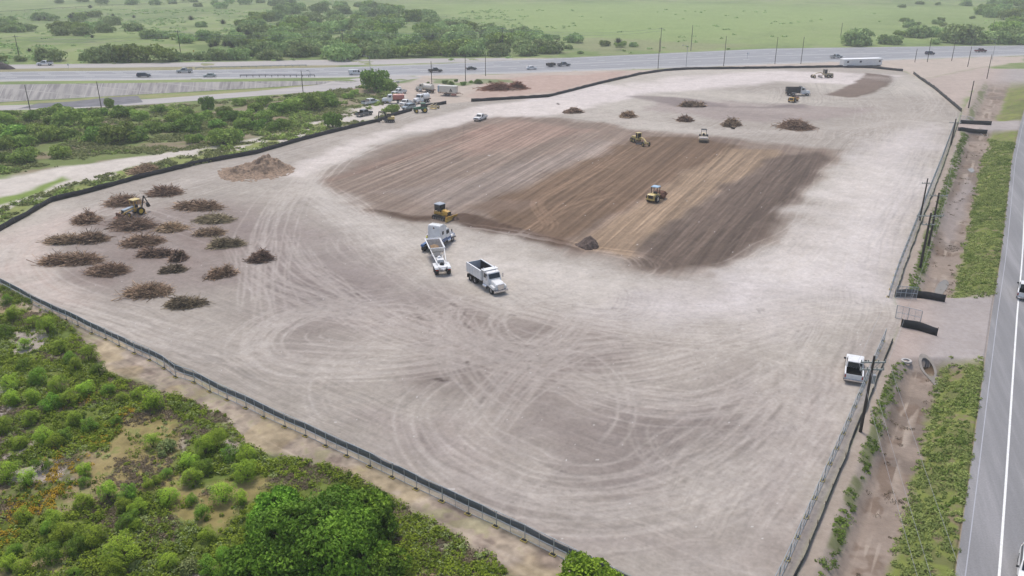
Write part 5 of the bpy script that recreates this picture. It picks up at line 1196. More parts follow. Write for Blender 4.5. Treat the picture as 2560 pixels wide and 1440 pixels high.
far += [(130,152,74),(95,151,30),(280,153,96),(330,153,92),(400,153,92),(440,151,52),(222,151,44),(50,153,34),(542,149,60),(600,149,62),(500,149,42),(5,153,30),(465,150,40),(1390,98,26),(1437,106,50),(1512,115,34),(1550,118,36),(1582,117,26),(1422,122,26),(1450,134,18),(1340,104,60),(1310,118,50),(1370,134,50),(1320,138,70),(1250,139,70),(1130,138,50),(2137,113,92),(2225,111,62),(2290,93,70),(2340,92,60),(2335,110,34),(2400,107,104),(2480,108,84),(2545,110,60),(2256,19,20),(2300,11,22),(2345,13,20),(2275,55,20),(1820,124,10),(1560,128,10),(2252,92,40),(2380,90,50)]
S4 = [plant(x, max(y, 1), w, 'farg' if FARR.random() < .3 else 'far', "far_bush", 1.0, parts=False, group="bushes beyond the highway", cat="bush") for x, y, w in far]
LM = [(0, "the far-left white pickup"), (260, "the navy estate car"), (420, "the silver pickup"), (530, "the pale silver sedan"), (650, "the guard rail"), (780, "the rail end"), (890, "the white van"), (1000, "the entrance trees"), (1088, "the black pickup"), (1178, "the small black sedan"), (1328, "the white sedan"), (1409, "the towed trailer"), (1560, "the silt fence bend"), (1800, "the tall central poles"), (2090, "the office trailer"), (2324, "the dark SUV"), (2451, "the maroon pickup"), (2540, "the sign gantry")]
cells = {}
for o in S4:
    x, y = o["_p"]; lm = min(LM, key=lambda l: abs(l[0]-x)); dep = "near highway" if y > 118 else ("midfield" if y > 75 else ("far back" if y > 30 else "at top edge"))
    cells.setdefault((lm[1], dep), []).append(o)
for (lm, dep), os_ in cells.items():
    for i, o in enumerate(sorted(os_, key=lambda o: o["_p"][0])):
        nm = f"{TINT[o['_k']]} bush {dep}, above {lm}"+(f", {ORD[i]} from left" if len(os_) > 1 else ""); o["label"] = nm
for o in S4:
    for k in ("_k", "_w", "_p"): del o[k]
# yuccas
rng = np.random.default_rng(77); n = 160; a = rng.uniform(0, 6.28, n); e = rng.uniform(.1, 1.4, n); P = np.stack([np.cos(a)*np.cos(e), np.sin(a)*np.cos(e), np.sin(e)], 1)
Pc = P*.5+np.array([0, 0, 1.3]); V = np.stack([Pc-P*.5+np.cross(P, [0, 0, 1])*.09, Pc-P*.5-np.cross(P, [0, 0, 1])*.09, Pc+P*.6], 1).reshape(-1, 3)
ym = mesh_only("yucca", V, np.arange(3*n).reshape(n, 3), L_yuc, rng.random(n)); YU = []
for i, (x, y, s) in enumerate([(113,56,2),(180,58,3),(186,54,3),(220,52,3),(228,32,3),(284,48,2),(480,66,3.2),(530,133,2.2),(541,132,2.4),(564,132,2.4),(577,133,2.6),(583,136,2.4),(76,140,1.6),(232,104,1.6),(560,76,3),(600,100,3),(760,118,2.6),(865,128,2.6),(895,128,2.6),(1081,112,2.6),(1544,124,2.8),(620,102,2.6),(715,116,2.4),(100,62,2.2),(336,54,2.2),(1252,120,2.2)]):
    X, Y, z = G(x, y); o = bpy.data.objects.new("yucca", ym); COL.objects.link(o); o.location = (X, Y, z-.3); o.scale = (s, s, s); YU.append((x, o)); tag(o, None, "yucca", "dark yuccas beyond the highway")
for i, (x, o) in enumerate(sorted(YU, key=lambda t: t[0])): o["label"] = f"dark spiky yucca beyond the highway, {(ORD+['twenty-'+q for q in ORD[:9]])[i]} from left"

# ---- ground cover (nobody could count it)
def scatter_ground(n, xr_, yr_, maskf, rng):
    X = rng.uniform(*xr_, n); Y = rng.uniform(*yr_, n); m = maskf(X, Y); k = rng.random(n) < m; return X[k], Y[k]
NLP = [flat(*p) for p in [(-1200,700),(-700,560),(-150,640),(0,712),(110,770),(180,820),(225,870),(245,925),(430,985),(560,1035),(620,1115),(860,1175),(960,1235),(1120,1325),(1240,1395),(1430,1500),(1700,1700),(-1500,2600)]]
def m_near(X, Y):
    a = (sdf(X, Y, NLP) > 0)*1.0; bare = sstep(.56, .66, fbm(X+(fbm(X, Y, 9, 3, 21)-.5)*4, Y+(fbm(X, Y, 9, 3, 31)-.5)*4, 8, 4, 61))
    clear = sdf(X, Y, GP([(235,1180),(330,1030),(420,1010),(470,1080),(440,1180),(500,1220),(620,1190),(690,1210),(560,1330),(430,1300),(420,1230),(250,1240)])) > 0
    pat = sstep(.30, .50, fbm(X, Y, 1.6, 3, 201)); return a*(1-.8*bare)*np.where(clear, .10, 1)*pat*(1-.9*sstep(.66, .70, fbm(X, Y, 5, 4, 67)))
def cover(name, n, xr_, yr_, maskf, mat, leaf, hmax, seed, label, cat, lp=24, rad=.38, up=.5, clump=3.0):
    """n candidate plants, each a small dome of lp leaves."""
    rng = np.random.default_rng(seed); X, Y = scatter_ground(n, xr_, yr_, maskf, rng); m = len(X); hh = fbm(X, Y, clump, 3, seed+3)
    sc = rng.uniform(.45, 1.3, m)*(.5+hh); tint = np.clip(.75*fbm(X, Y, clump*.8, 3, seed+5)+.5*(rng.random(m)-.35), 0, 1)
    X, Y, sc, tint = (np.repeat(v_, lp) for v_ in (X, Y, sc, tint)); k = len(X); q = rng.normal(0, 1, (k, 3)); q /= np.linalg.norm(q, axis=1)[:, None]; q[:, 2] = np.abs(q[:, 2]); rr = rng.uniform(.55, 1.05, k)
    z0 = hgt(X, Y); P = np.stack([X+q[:, 0]*rad*sc*rr, Y+q[:, 1]*rad*sc*rr, z0+q[:, 2]*hmax*sc*rr+.02], 1); q[:, 2] += up
    V, F = leaves(P, q, leaf, rng, .5, asp=.5); sh = np.clip(.75*tint+.30*rng.random(k), 0, 1)
    o = np_mesh(name, V, F, mat); shade_attr(o.data, sh, 4); tag(o, label, cat, kind="stuff"); return o
cover("meadow_cover", 60000, (-75, 20), (44, 112), m_near, L_near, .105, .5, 301, "low bright green plants carpeting the near-left meadow", "ground cover")
cover("meadow_weeds", 30000, (-75, 20), (44, 112), lambda X, Y: np.clip(m_near(X, Y)*.8, 0, 1)*sstep(.4, .6, fbm(X, Y, 4, 3, 401)), L_weed, .10, .40, 302, "pale weeds and tall grass mixed through the near-left meadow", "weeds")
cover("dry_grass", 60000, (-75, 20), (44, 112), lambda X, Y: (sdf(X, Y, NLP) > 0)*sstep(.45, .6, fbm(X, Y, 5, 3, 403)), L_dry, .08, .16, 303, "dry tan grass in the clearings of the near-left meadow", "dry grass")
FL = [flat(*p) for p in [(225,985),(245,970),(232,1102),(262,1088),(135,1180),(130,1205),(140,1235),(150,1150),(90,1270),(105,1262),(45,1295),(68,1298),(10,1355),(22,1335),(320,1035),(60,1265),(175,1170)]]
def m_fl(X, Y):
    m = np.zeros(len(X))
    for a_, b_ in FL: m = np.maximum(m, np.exp(-((X-a_)**2/1.2+(Y-b_)**2/2.2)))
    return m*sstep(.4, .6, fbm(X, Y, .7, 2, 411))
cover("orange_flowers", 30000, (-60, 0), (50, 100), m_fl, L_gold, .08, .45, 304, "patches of golden orange wildflowers in the near-left meadow", "wildflowers")
def sfrac(X, Y): a, b_ = xat(FEN_R, Y), xat(ROAD_L, Y); return (X-a)/np.maximum(b_-a, .1)
def m_verge(X, Y):
    s = sfrac(X, Y)+.10*(fbm(X, Y, 9, 4, 2)-.5); return ditch_open(Y)*sstep(.52, .64, s)*(1-sstep(.97, 1.0, sfrac(X, Y)))*sstep(.28, .5, fbm(X, Y, 1.3, 3, 421))
def m_bank(X, Y):
    s = sfrac(X, Y)+.06*(fbm(X, Y, 4, 3, 431)-.5); return ditch_open(Y)*sstep(.09, .12, s)*(1-sstep(.18, .24, s))*sstep(.32, .48, fbm(X, Y, 1.6, 3, 423))
cover("verge_grass", 150000, (20, 130), (44, 225), m_verge, L_grass, .11, .24, 305, "yellow-green grass and weeds on the verge beside the side road", "grass")
cover("verge_weeds", 40000, (20, 130), (44, 225), lambda X, Y: m_verge(X, Y)*sstep(.5, .62, fbm(X, Y, 3, 3, 425)), L_midd, .12, .34, 306, "darker green weeds among the verge grass", "weeds")
cover("bank_weeds", 110000, (20, 130), (44, 225), m_bank, L_midd, .10, .20, 307, "green weeds along the fence-side bank of the ditch", "weeds")
cover("ditch_tufts", 30000, (20, 130), (44, 225), lambda X, Y: ditch_open(Y)*sstep(.22, .3, sfrac(X, Y))*(1-sstep(.55, .66, sfrac(X, Y)))*sstep(.52, .62, fbm(X, Y, 2.6, 3, 427))*.35, L_brown, .07, .16, 308, "brown tufts dotted over the dry ditch bed", "dead weeds")
MLP = GP([(-300,300),(0,280),(300,270),(640,247),(900,217),(960,202),(1005,216),(990,250),(900,283),(770,322),(640,350),(500,372),(250,408),(0,438),(-300,470)])
MLP2 = GP([(-20,565),(120,502),(330,447),(600,390),(760,349),(1000,282),(900,300),(700,337),(620,354),(500,380),(300,428),(130,472),(-20,530)])
def m_mid(X, Y): return np.maximum((sdf(X, Y, MLP) > 0)*sstep(.42, .56, fbm(X, Y, 7, 4, 441)), (sdf(X, Y, MLP2) > 0)*sstep(.4, .52, fbm(X, Y, 3, 3, 443)))
cover("scrub_grass", 60000, (-185, -20), (105, 320), m_mid, L_weed, .26, .5, 309, "grass and low plants between the bushes of the middle-left scrub", "grass", clump=6, rad=.7, lp=16)
cover("scrub_plants", 22000, (-185, -20), (105, 320), lambda X, Y: m_mid(X, Y)*sstep(.5, .6, fbm(X, Y, 9, 3, 445)), L_mid, .30, 1.1, 310, "low green plants in the middle-left scrub", "low plants", clump=5, rad=1.1)
def m_farf(X, Y):
    yy0 = np.interp(X, *zip(*sorted(hf.tolist()))); return (Y > yy0+4)*sstep(.5, .62, fbm(X, Y, 26, 4, 451))*(1-.93*sstep(-20, 60, X))*(Y > yy0+26*(X < -30))
cover("field_plants", 9000, (-420, 420), (330, 760), m_farf, L_far, .6, .7, 311, "low scrub plants over the fields beyond the highway", "low plants", clump=20, rad=1.7)
# ================================================================== PILES
def stick_pile(name, x, y, w, asp, hh, label, heading=0.0, cols=((.10, .075, .055), (.26, .19, .14)), nst=520, seed=0, green=.0, group=None):
    rng = np.random.default_rng(seed+500); X, Y, z = G(x, y); zc = cp*Y+sp*(CH-z); W = w*zc/FPX; D = W*asp; H = hh*.85
    n = int(nst*1.5); nh = int(rng.integers(3, 6)); hc = np.c_[rng.uniform(-.27, .27, nh)*W, rng.uniform(-.22, .22, nh)*D]; hr = rng.uniform(.16, .30, nh); hi = rng.integers(0, nh, n); hz_ = rng.uniform(.55, 1.15, nh)
    a = rng.uniform(0, 6.28, n); r = np.sqrt(rng.random(n)); st_ = rng.random(n) < .16; r = np.where(st_, r*rng.uniform(1.1, 2.3, n), r); px_ = hc[hi, 0]+np.cos(a)*r*W*hr[hi]; py_ = hc[hi, 1]+np.sin(a)*r*D*hr[hi]*1.1
    bumps = .55+.75*vnoise(px_*1.3+9, py_*1.3+seed, 7); dome = np.clip(1-r**1.8, 0, 1)*H*bumps*hz_[hi]*1.1; pz = dome*rng.uniform(.35, 1.05, n)+.05
    L = rng.uniform(.4, 1.35, n)*min(1.4, W/4.5); th = np.where(rng.random(n) < .5, rng.normal(heading, .5, n), rng.uniform(0, 6.28, n)); el = rng.normal(0, .38, n)
    d = np.stack([np.cos(th)*np.cos(el), np.sin(th)*np.cos(el), np.sin(el)], 1); c = np.stack([px_, py_, pz], 1); A = c-d*L[:, None]; B = c+d*L[:, None]
    A[:, 2] = np.maximum(A[:, 2], .03); B[:, 2] = np.maximum(B[:, 2], .03); u = np.cross(d, [0, 0, 1.0]); u /= np.linalg.norm(u, axis=1)[:, None]+1e-6; v = np.cross(d, u)
    rr = np.where(rng.random(n) < .15, .085, .042)[:, None]*max(1, zc/150); V = []
    for P, k in ((A, 1.0), (B, .45)):
        for q in range(3): t = q*2.094; V.append(P+(u*math.cos(t)+v*math.sin(t))*rr*k)
    V = np.stack(V, 1).reshape(-1, 3); i6 = np.arange(n)[:, None]*6
    F = np.concatenate([i6+np.array([[0, 1, 4, 3]]), i6+np.array([[1, 2, 5, 4]]), i6+np.array([[2, 0, 3, 5]])])
    root = empty(name, (X, Y, z)); m = leaf_mat("twigs_"+name, cols[0], cols[1]) if ("tw", cols) not in MATS else MATS[("tw", cols)]; MATS[("tw", cols)] = m
    o = np_mesh("branches", V, F, m, root); shade_attr(o.data, rng.random(n), 6)
    gx_, gy_ = np.meshgrid(np.linspace(-1, 1, 25), np.linspace(-1, 1, 15)); rr_ = np.sqrt(gx_**2+gy_**2); zz = np.clip(1-rr_**2, -.05, 1)*H*.30*(.5+.9*vnoise(gx_*3+seed, gy_*3+5, 8)); zz = np.where(rr_ > .98, -.15, zz)
    M = np.stack([gx_.ravel()*W*.36, gy_.ravel()*D*.36, zz.ravel()], 1); Fm = np.array([[j*25+i, j*25+i+1, (j+1)*25+i+1, (j+1)*25+i] for j in range(14) for i in range(24)])
    np_mesh("mulch_core", M, Fm, mat_noisy("mulch", (.14, .105, .08), .95, .5, 4, bmp=1.0), root, smooth=True)
    tag(root, label, "brush pile", group); return root
BG = "cut brush piles on the cleared ground"
BR1 = ((.10, .062, .04), (.72, .52, .35)); BR2 = ((.06, .042, .032), (.60, .43, .29)); BR3 = ((.085, .065, .04), (.54, .44, .28))
PL = [(410,485,88,.5,1.5,"brush pile below the silt fence, topmost of the left field",.2,BR1),(303,508,86,.5,1.5,"tangled brush pile directly behind the backhoe loader",.3,BR1),(218,552,74,.6,1.6,"rounded brush pile left of the backhoe loader, below its level",1.2,BR1),
(332,566,130,.4,1.5,"largest left brush pile, lying in front of the backhoe's bucket",.3,BR2),(492,523,104,.38,1.3,"long brush pile at the upper right of the left group",.1,BR1),(536,553,78,.4,1.0,"thin grey brush pile just below the long upper-right one",.4,BR3),
(432,574,80,.34,.9,"low brush pile with pale sticks in the middle of the left group",.3,BR1),(534,585,74,.4,1.1,"dark brush pile stacked between two greyer ones on the right",.1,BR2),(566,615,80,.4,1.2,"brush pile with yellowish twigs at the right of the left group",.2,BR3),
(160,604,86,.36,1.0,"long low brush pile at the left, touching its darker neighbour",.3,BR2),(243,599,90,.4,1.1,"dark brush pile joined to the long low one at left",.4,BR2),(358,608,96,.38,1.2,"wide brush pile in the centre of the left group",.2,BR1),
(393,637,80,.34,1.0,"narrow dark brush pile under the wide central one",.1,BR2),(450,648,48,.7,1.6,"upper lobe of the tall two-part brush pile",1.1,BR2),(430,678,60,.5,1.3,"lower lobe of the tall two-part brush pile",.6,BR3),
(168,658,138,.32,1.2,"long sprawling brush pile with pointed ends at far left",.15,BR1),(278,680,92,.42,1.4,"reddish brown brush pile in the lower left row",.1,BR1),(553,688,64,.75,1.6,"compact square brush pile at the lower right of the group",1.3,BR1),
(363,733,110,.36,1.3,"wide brush pile near the bottom of the left group",.1,BR1),(468,761,88,.38,1.4,"lowest brush pile of the left group, with green tips",.4,BR3),(660,650,68,.5,1.4,"lone dark brush pile right of the left group",.1,BR2),
(370,428,68,.7,1.6,"greyish brush pile outside the black silt fence",.3,BR1),
(1432,281,40,.6,1.5,"small brush pile above the graded field's top left corner",.3,BR1),(1565,292,40,.7,1.6,"brush pile of pale parallel sticks, second in the upper row",2.4,BR1),(1716,303,46,.6,1.7,"rounded grey brush pile, third in the upper row",.3,BR1),
(1734,266,58,.35,1.4,"thin curved brush pile set behind the upper row",.5,BR2),(1830,314,42,.8,2.2,"tall dark brush pile with orange soil at its foot",.8,BR2),(1992,320,124,.5,2.4,"largest brush pile of the upper row, wide and brown",.1,BR1)]
for i, (x, y, w_, a_, h_, lb, hd_, cl) in enumerate(PL): stick_pile("brush_pile", x, y, w_*.92, a_*1.5, h_, lb, hd_, cl, int(380+w_*7), i, group=BG)
stick_pile("brush_pile", 1265, 223, 114, .55, 2.6, "orange-brown brush mound outside the silt fence beside the tank trailer", .2, ((.22, .10, .06), (.50, .28, .17)), 1200, 91, group=BG)
def mound(name, x, y, w, asp, H, mat, label, seed, n=70, cat="dirt pile", rz=0.0, lumps=.25, peaks=None):
    X, Y, z = G(x, y); zc = cp*Y+sp*(CH-z); W = w*zc/FPX; gx_, gy_ = np.meshgrid(np.linspace(-1, 1, n), np.linspace(-1, 1, n)); r = np.sqrt(gx_**2+gy_**2)*(1+.42*lumps*(fbm(gx_.ravel()*3+seed, gy_.ravel()*3, 1., 3, seed+4).reshape(gx_.shape)-.35))
    base = np.clip(1-r*r, 0, 1)**1.1 if not peaks else sum(h*np.exp(-(((gx_-a)/s)**2+((gy_-b_)/s)**2)) for a, b_, s, h in peaks)*np.clip((1-r)*3, 0, 1)
    zz = H*base*(1+lumps*2*(fbm(gx_.ravel()*W/2+seed, gy_.ravel()*W*asp/2, 2.2, 3, seed).reshape(r.shape)-.5))+.35*lumps*(fbm(gx_.ravel()*W/2, gy_.ravel()*W*asp/2, .6, 2, seed+1).reshape(r.shape)-.5); zz = np.where(r > .97, -.2, zz)
    M = np.stack([gx_.ravel()*W/2, gy_.ravel()*W*asp/2, zz.ravel()], 1); F = np.array([[j*n+i, j*n+i+1, (j+1)*n+i+1, (j+1)*n+i] for j in range(n-1) for i in range(n-1)])
    o = np_mesh(name, M, F, mat, smooth=True); o.location = (X, Y, z); o.rotation_euler = (0, 0, rz); tag(o, label, cat); return o
M_pd = mat_noisy("pale_dirt", tuple(pc(160,136,114)), .95, .5, 1.8, bmp=1.0); M_dd = mat_noisy("dark_clods", tuple(pc(104,88,80)), .95, .4, 3, bmp=1.0)
mound("dirt_pile", 642, 428, 212, 1.0, 2.3, M_pd, "large pale brown dirt pile below the silt fence, left of the graded field", 11, 150, rz=R(16), peaks=[(-.5, -.2, .38, .5), (.15, -.15, .36, .55), (.42, .15, .34, .75), (-.1, .25, .4, .4)], lumps=1.0)
mound("dirt_pile", 1468, 614, 62, 1.15, 1.1, M_dd, "small dark clod pile at the lower edge of the graded field", 12, 90, lumps=1.1)
mound("dirt_pile", 1138, 552, 26, 1.2, .8, M_soild, "heap of brown soil in front of the bulldozer blade", 13, 40, lumps=.4)
mound("asphalt_pile", 8, 172, 60, .5, 2.2, mat_noisy("millings", (.07, .055, .055), .95, .2, 1), "dark millings pile at the left end of the frontage road", 14, 40, "pile")
_tx, _ty = flat(2263, 917, -.9); t = empty("tyre", (_tx, _ty, float(hgt(_tx, _ty))+.13)); MB().ring((0, 0, 0), (0, 0, 1), .62, .36, .24, 20).build("tyre_ring", mat_noisy("mud_caked_rubber", (.42, .40, .38), .9, .2, 4), t, smooth=True); tag(t, "pale mud-caked tyre lying in the ditch below the culvert", "tyre")
t = empty("tyre", G(1832, 322)); t.location.z += .2; MB().ring((0, 0, 0), (.2, 0, 1), .6, .33, .3, 18).build("tyre_ring", M_rub, t, smooth=True); tag(t, "black tyre at the foot of the tall dark brush pile", "tyre")

# ================================================================== FENCES
M_silt = mat_noisy("black_silt_fabric", (.022, .022, .025), .8, .35, .8); M_silt2 = mat_noisy("blue_black_fabric", (.022, .032, .040), .6, .3, .8)
M_galv = mat_noisy("galvanised_pipe", (.36, .40, .42), .4, .12, 3, .35); M_post = mat_noisy("wood_stake", (.20, .15, .10), .85, .3, 3)
M_mesh, nt, b = new_mat("chain_link_wire", (.42, .46, .48), .5)
tc = nt.nodes.new("ShaderNodeTexCoord"); w1 = nt.nodes.new("ShaderNodeTexNoise"); w1.inputs["Scale"].default_value = 5; nt.links.new(tc.outputs["Object"], w1.inputs[0])
mr = nt.nodes.new("ShaderNodeMapRange"); mr.inputs[3].default_value = .10; mr.inputs[4].default_value = .30; nt.links.new(w1.outputs[0], mr.inputs[0]); nt.links.new(mr.outputs[0], b.inputs["Alpha"])
def resample(P, step):
    P = np.array(P, float); d = np.r_[0, np.cumsum(np.hypot(*np.diff(P, axis=0).T))]; n = max(2, int(round(d[-1]/step))+1); t = np.linspace(0, d[-1], n)
    return np.stack([np.interp(t, d, P[:, 0]), np.interp(t, d, P[:, 1])], 1)
def silt(P, H, label, mat=M_silt, world=False, step=.6, wob=.06, pstep=3.0, name="silt_fence", seed=1):
    Q = resample(P if world else GP(P), step); n = len(Q); T = np.gradient(Q, axis=0); T /= np.hypot(T[:, 0], T[:, 1])[:, None]; N = np.stack([-T[:, 1], T[:, 0]], 1); i = np.arange(n)
    lean = (vnoise(i*.22, i*0., seed)-.5)*wob*4; hz = H*(.90+.18*vnoise(i*.3, i*0.+4, seed+1)); z = hgt(Q[:, 0], Q[:, 1]); V = []
    for off, zz, ln in ((-.03, 0*hz-.1, 0), (-.03, hz, 1), (.03, hz, 1), (.03, 0*hz-.1, 0)): V.append(np.c_[Q+N*(off+lean*ln)[:, None] if ln else Q+N*off, z+zz])
    V = np.stack(V, 1).reshape(-1, 3); F = np.array([[k*4+a, k*4+(a+1) % 4, (k+1)*4+(a+1) % 4, (k+1)*4+a] for k in range(n-1) for a in range(4)]+[[0, 1, 2, 3], [4*n-4, 4*n-3, 4*n-2, 4*n-1]])
    X0, Y0 = Q[n//2]; r = empty(name, (float(X0), float(Y0), 0)); V = V-np.array([X0, Y0, 0]); np_mesh("fabric", V, F, mat, r)
    Qp = resample(P if world else GP(P), max(pstep, np.hypot(*np.diff(Q, axis=0).T).sum()/90))
    for q in Qp: MB().box((q[0]-X0, q[1]-Y0+.06, float(hgt(*q))+H*.52), (.05, .05, H*1.1)).build("stake", M_post, r)
    tag(r, label, "silt fence"); return r
silt([(-60,612),(0,578),(60,545),(130,505),(230,480),(330,452),(500,410),(640,385),(760,350),(950,303),(985,290),(1030,277)], 1.05, "long black silt fence curving along the left side of the site", seed=3)
silt([(1062,268),(1085,264),(1116,260)], 1.0, "short black silt fence ending at the dirt entrance behind the drag scraper", seed=4)
silt([(1178,254.5),(1270,249),(1370,243),(1430,228),(1500,210),(1600,187),(1660,178),(1720,174),(1920,171.5),(2100,168.5),(2180,171),(2257,178.5)], 1.0, "long black silt fence along the back of the site below the highway", seed=5)
silt([(2283,185),(2300,198),(2335,222),(2370,252),(2403,280)], 1.1, "grey silt fence slanting down the far right corner of the site", seed=6)
FEET = [(-90,676),(-55,692),(-20,708),(27,733),(78,760),(130,787),(165,801),(194,816),(229,834),(264,849),(297,866),(336,884),(374,901),(410,921),(438,943),(485,957),(524,980),(567,1000),(614,1021),(659,1044),(711,1068),(763,1091),(814,1116),(867,1141),(924,1167),(980,1194),(1040,1224),(1104,1254),(1170,1286),(1239,1317),(1310,1352),(1382,1388),(1455,1425),(1530,1462),(1610,1500)]
def panel_fence(PP, H, label, feet=True, side=1, gauge_mid=True, cat="fence", name="chain_link_fence", footside=1, group=None):
    P = np.array(PP, float); X0, Y0 = P[len(P)//2]; r = empty(name, (X0, Y0, 0)); tag(r, label, cat, group); mf = mat_noisy("foot_yellow", (.42, .33, .09), .7, .2, 3)
    for i, p in enumerate(P):
        z = float(hgt(*p)); x, y = p[0]-X0, p[1]-Y0; MB().cyl((x, y, z), (x, y, z+H), .045, n=6).build("post", M_galv, r)
        if i < len(P)-1:
            q = P[i+1]; zq = float(hgt(*q)); x2, y2 = q[0]-X0, q[1]-Y0; m_ = MB()
            for hh in ((.08, H*.48, H-.03) if gauge_mid else (.08, H-.03)): m_.cyl((x, y, z+hh), (x2, y2, zq+hh), .032, n=5)
            m_.cyl(((x+x2)/2, (y+y2)/2, (z+zq)/2+.08), ((x+x2)/2, (y+y2)/2, (z+zq)/2+H), .022, n=5)
            rl = m_.build("panel_frame", M_galv, r)
            d = np.array([x2-x, y2-y]); d = d/np.hypot(*d); nn = np.array([-d[1], d[0]])*.012
            V = [(x-nn[0], y-nn[1], z+.1), (x2-nn[0], y2-nn[1], zq+.1), (x2-nn[0], y2-nn[1], zq+H-.05), (x-nn[0], y-nn[1], z+H-.05)]
            MB().add(V, [(0, 1, 2, 3)]).build("wire_mesh", M_mesh, rl)
        if feet:
            t_ = P[min(i+1, len(P)-1)]-P[max(i-1, 0)]; t_ = t_/np.hypot(*t_); n_ = np.array([-t_[1], t_[0]])*footside; a_ = math.atan2(t_[1], t_[0])
            f = MB().box((x+n_[0]*.12, y+n_[1]*.12, z+.05), (.60, .38, .10), rz=a_).build("foot_rim", mf, r); MB().box((x+n_[0]*.12, y+n_[1]*.12, z+.085), (.44, .25, .08), rz=a_).build("foot_block", M_rub, f)
    return r
FW = np.array([flat(*p) for p in FEET]); Tn = np.gradient(FW, axis=0); Tn /= np.hypot(Tn[:, 0], Tn[:, 1])[:, None]; NN = np.stack([-Tn[:, 1], Tn[:, 0]], 1)   # points up-left -> inside the site
panel_fence(FW+NN*.12, 1.6, "galvanised chain-link fence with yellow-rimmed feet along the near-left edge", footside=-1)
silt([tuple(p) for p in resample(FW+NN*1.0, 2.0)], .58, "black silt fence running inside the near-left chain-link fence", M_silt2, True, seed=8, wob=.05)
FR = np.array([(float(xat(FEN_R, y)), y) for y in np.linspace(40, 93.5, 60)]); FR2 = np.array([(float(xat(FEN_R, y)), y) for y in np.linspace(108, 238, 120)])
panel_fence(resample(FR+np.array([-1.1, 0]), 3.1), 1.8, "pale chain-link fence along the near right edge below the gate", footside=1)
silt([tuple(p) for p in FR], .42, "low black silt fence inside the near right verge", M_silt, True, seed=9)
panel_fence(resample(FR2+np.array([-.9, 0]), 3.2), 1.8, "chain-link fence along the right edge beyond the gate", footside=1)
silt([tuple(p) for p in FR2], .42, "low black silt fence along the right edge beyond the gate", M_silt, True, seed=10)
silt([(2237,741),(2290,744),(2362,755)], 1.15, "black silt fence on the far side of the gravel gateway", seed=11, wob=.03)
silt([(2252,817),(2290,824),(2342,840)], 1.15, "black silt fence on the near side of the gravel gateway", seed=12, wob=.03)
silt([(2400,309),(2440,311),(2478,313)], 1.1, "black silt fence on the far side of the upper driveway", seed=13, wob=.03)
silt([(2394,327),(2430,331),(2467,335)], 1.1, "black silt fence on the near side of the upper driveway", seed=14, wob=.03)
panel_fence([flat(2238,745), flat(2262,747), flat(2290,749)], 1.9, "open pipe gate in front of the far gateway silt fence", feet=False, cat="gate", name="pipe_gate")
panel_fence([flat(2238,795), flat(2268,802), flat(2300,810)], 1.9, "open pipe gate above the near gateway silt fence", feet=False, cat="gate", name="pipe_gate")
panel_fence([flat(2398,304), flat(2415,307), flat(2432,310)], 1.9, "open pipe gate beside the upper driveway's silt fence", feet=False, cat="gate", name="pipe_gate")

# ================================================================== CULVERTS, WATER
M_conc = mat_noisy("culvert_concrete", tuple(pc(178,168,158)), .9, .2, 1.5, bmp=.4); M_void = mat_noisy("culvert_inner_shade", (.05, .04, .03), 1.0, .2, 2)
def culvert(c, label):
    """pipe mouth cut flush with the sloping end of the ditch, with a concrete collar lying on the slope."""
    x, y0, y1, r0 = c; sl = 1.35/(y1-y0); yl = r0/sl; d = 1 if y1 > y0 else -1; r = empty("culvert", (x, y0, -1.35)); tag(r, label, "culvert"); n = 36
    V = []
    for k in range(n+1):
        t = 2*math.pi*k/n; s_c, c_c = math.sin(t), math.cos(t)
        for q in (1.0, 1.02, 1.5, 1.55):
            yy1 = yl+yl*c_c*(q if c_c > 0 or q < 1.1 else 1+(q-1)*.35); xx = r0*s_c*q; zz = yy1*sl+(.10 if 1.0 < q < 1.52 else (-.15 if q > 1 else .02)); V.append((xx, yy1, max(zz, .04 if 1 < q < 1.52 else -.2)))
    MB().add(V, [(k*4+j, (k+1)*4+j, (k+1)*4+j+1, k*4+j+1) for k in range(n) for j in range(3)]).build("collar", M_conc, r, smooth=False)
    V = []
    for k in range(n+1):
        t = 2*math.pi*k/n; s_c, c_c = math.sin(t), math.cos(t); V.append((r0*s_c, yl+yl*c_c, (yl+yl*c_c)*sl+.02)); V.append((r0*s_c, 2*yl+7, r0+r0*c_c))
    MB().add(V, [(k*2, k*2+1, k*2+3, k*2+2) for k in range(n)]).build("pipe", mat_noisy("stained_pipe", tuple(pc(120,100,80)), .9, .3, 1.5), r)
    MB().cyl((0, 2*yl+6.9, r0), (0, 2*yl+7.1, r0), r0*1.05, n=20).build("pipe_end_shade", M_void, r); return r  # dark cap closing the pipe, its inner shade put into the colour
culvert(CULV[0], "concrete culvert mouth with water below the gravel gateway"); culvert(CULV[1], "small dark culvert mouth below the upper driveway")
M_wat, nt, b = new_mat("muddy_water", tuple(pc(150,138,118)), .12); n_ = tex_noise(nt, 1.5, 3); bump(nt, b, n_.outputs[0], .05, .05); b.inputs["Specular IOR Level"].default_value = .6
def water(P, z, label):
    c = spline(P+[P[0]], .5); cx_, cy_ = c.mean(0); V = [(cx_, cy_, z)]+[(p[0], p[1], z) for p in c]; n = len(c); F = [(0, i+1, (i+1) % n+1) for i in range(n)]
    o = MB().add(V, F).build("water", M_wat); tag(o, label, kind="structure")
xq = CULV[0][0]; zq = -1.35
water([(xq-.6, 87.2), (xq-.62, 85.8), (xq-.75, 84.2), (xq-1.3, 82.6), (xq-.9, 81.2), (xq+.2, 80.6), (xq+.5, 82.2), (xq+.6, 84.2), (xq+.62, 85.8), (xq+.6, 87.2)], zq+.10, "muddy pool at the mouth of the near culvert")
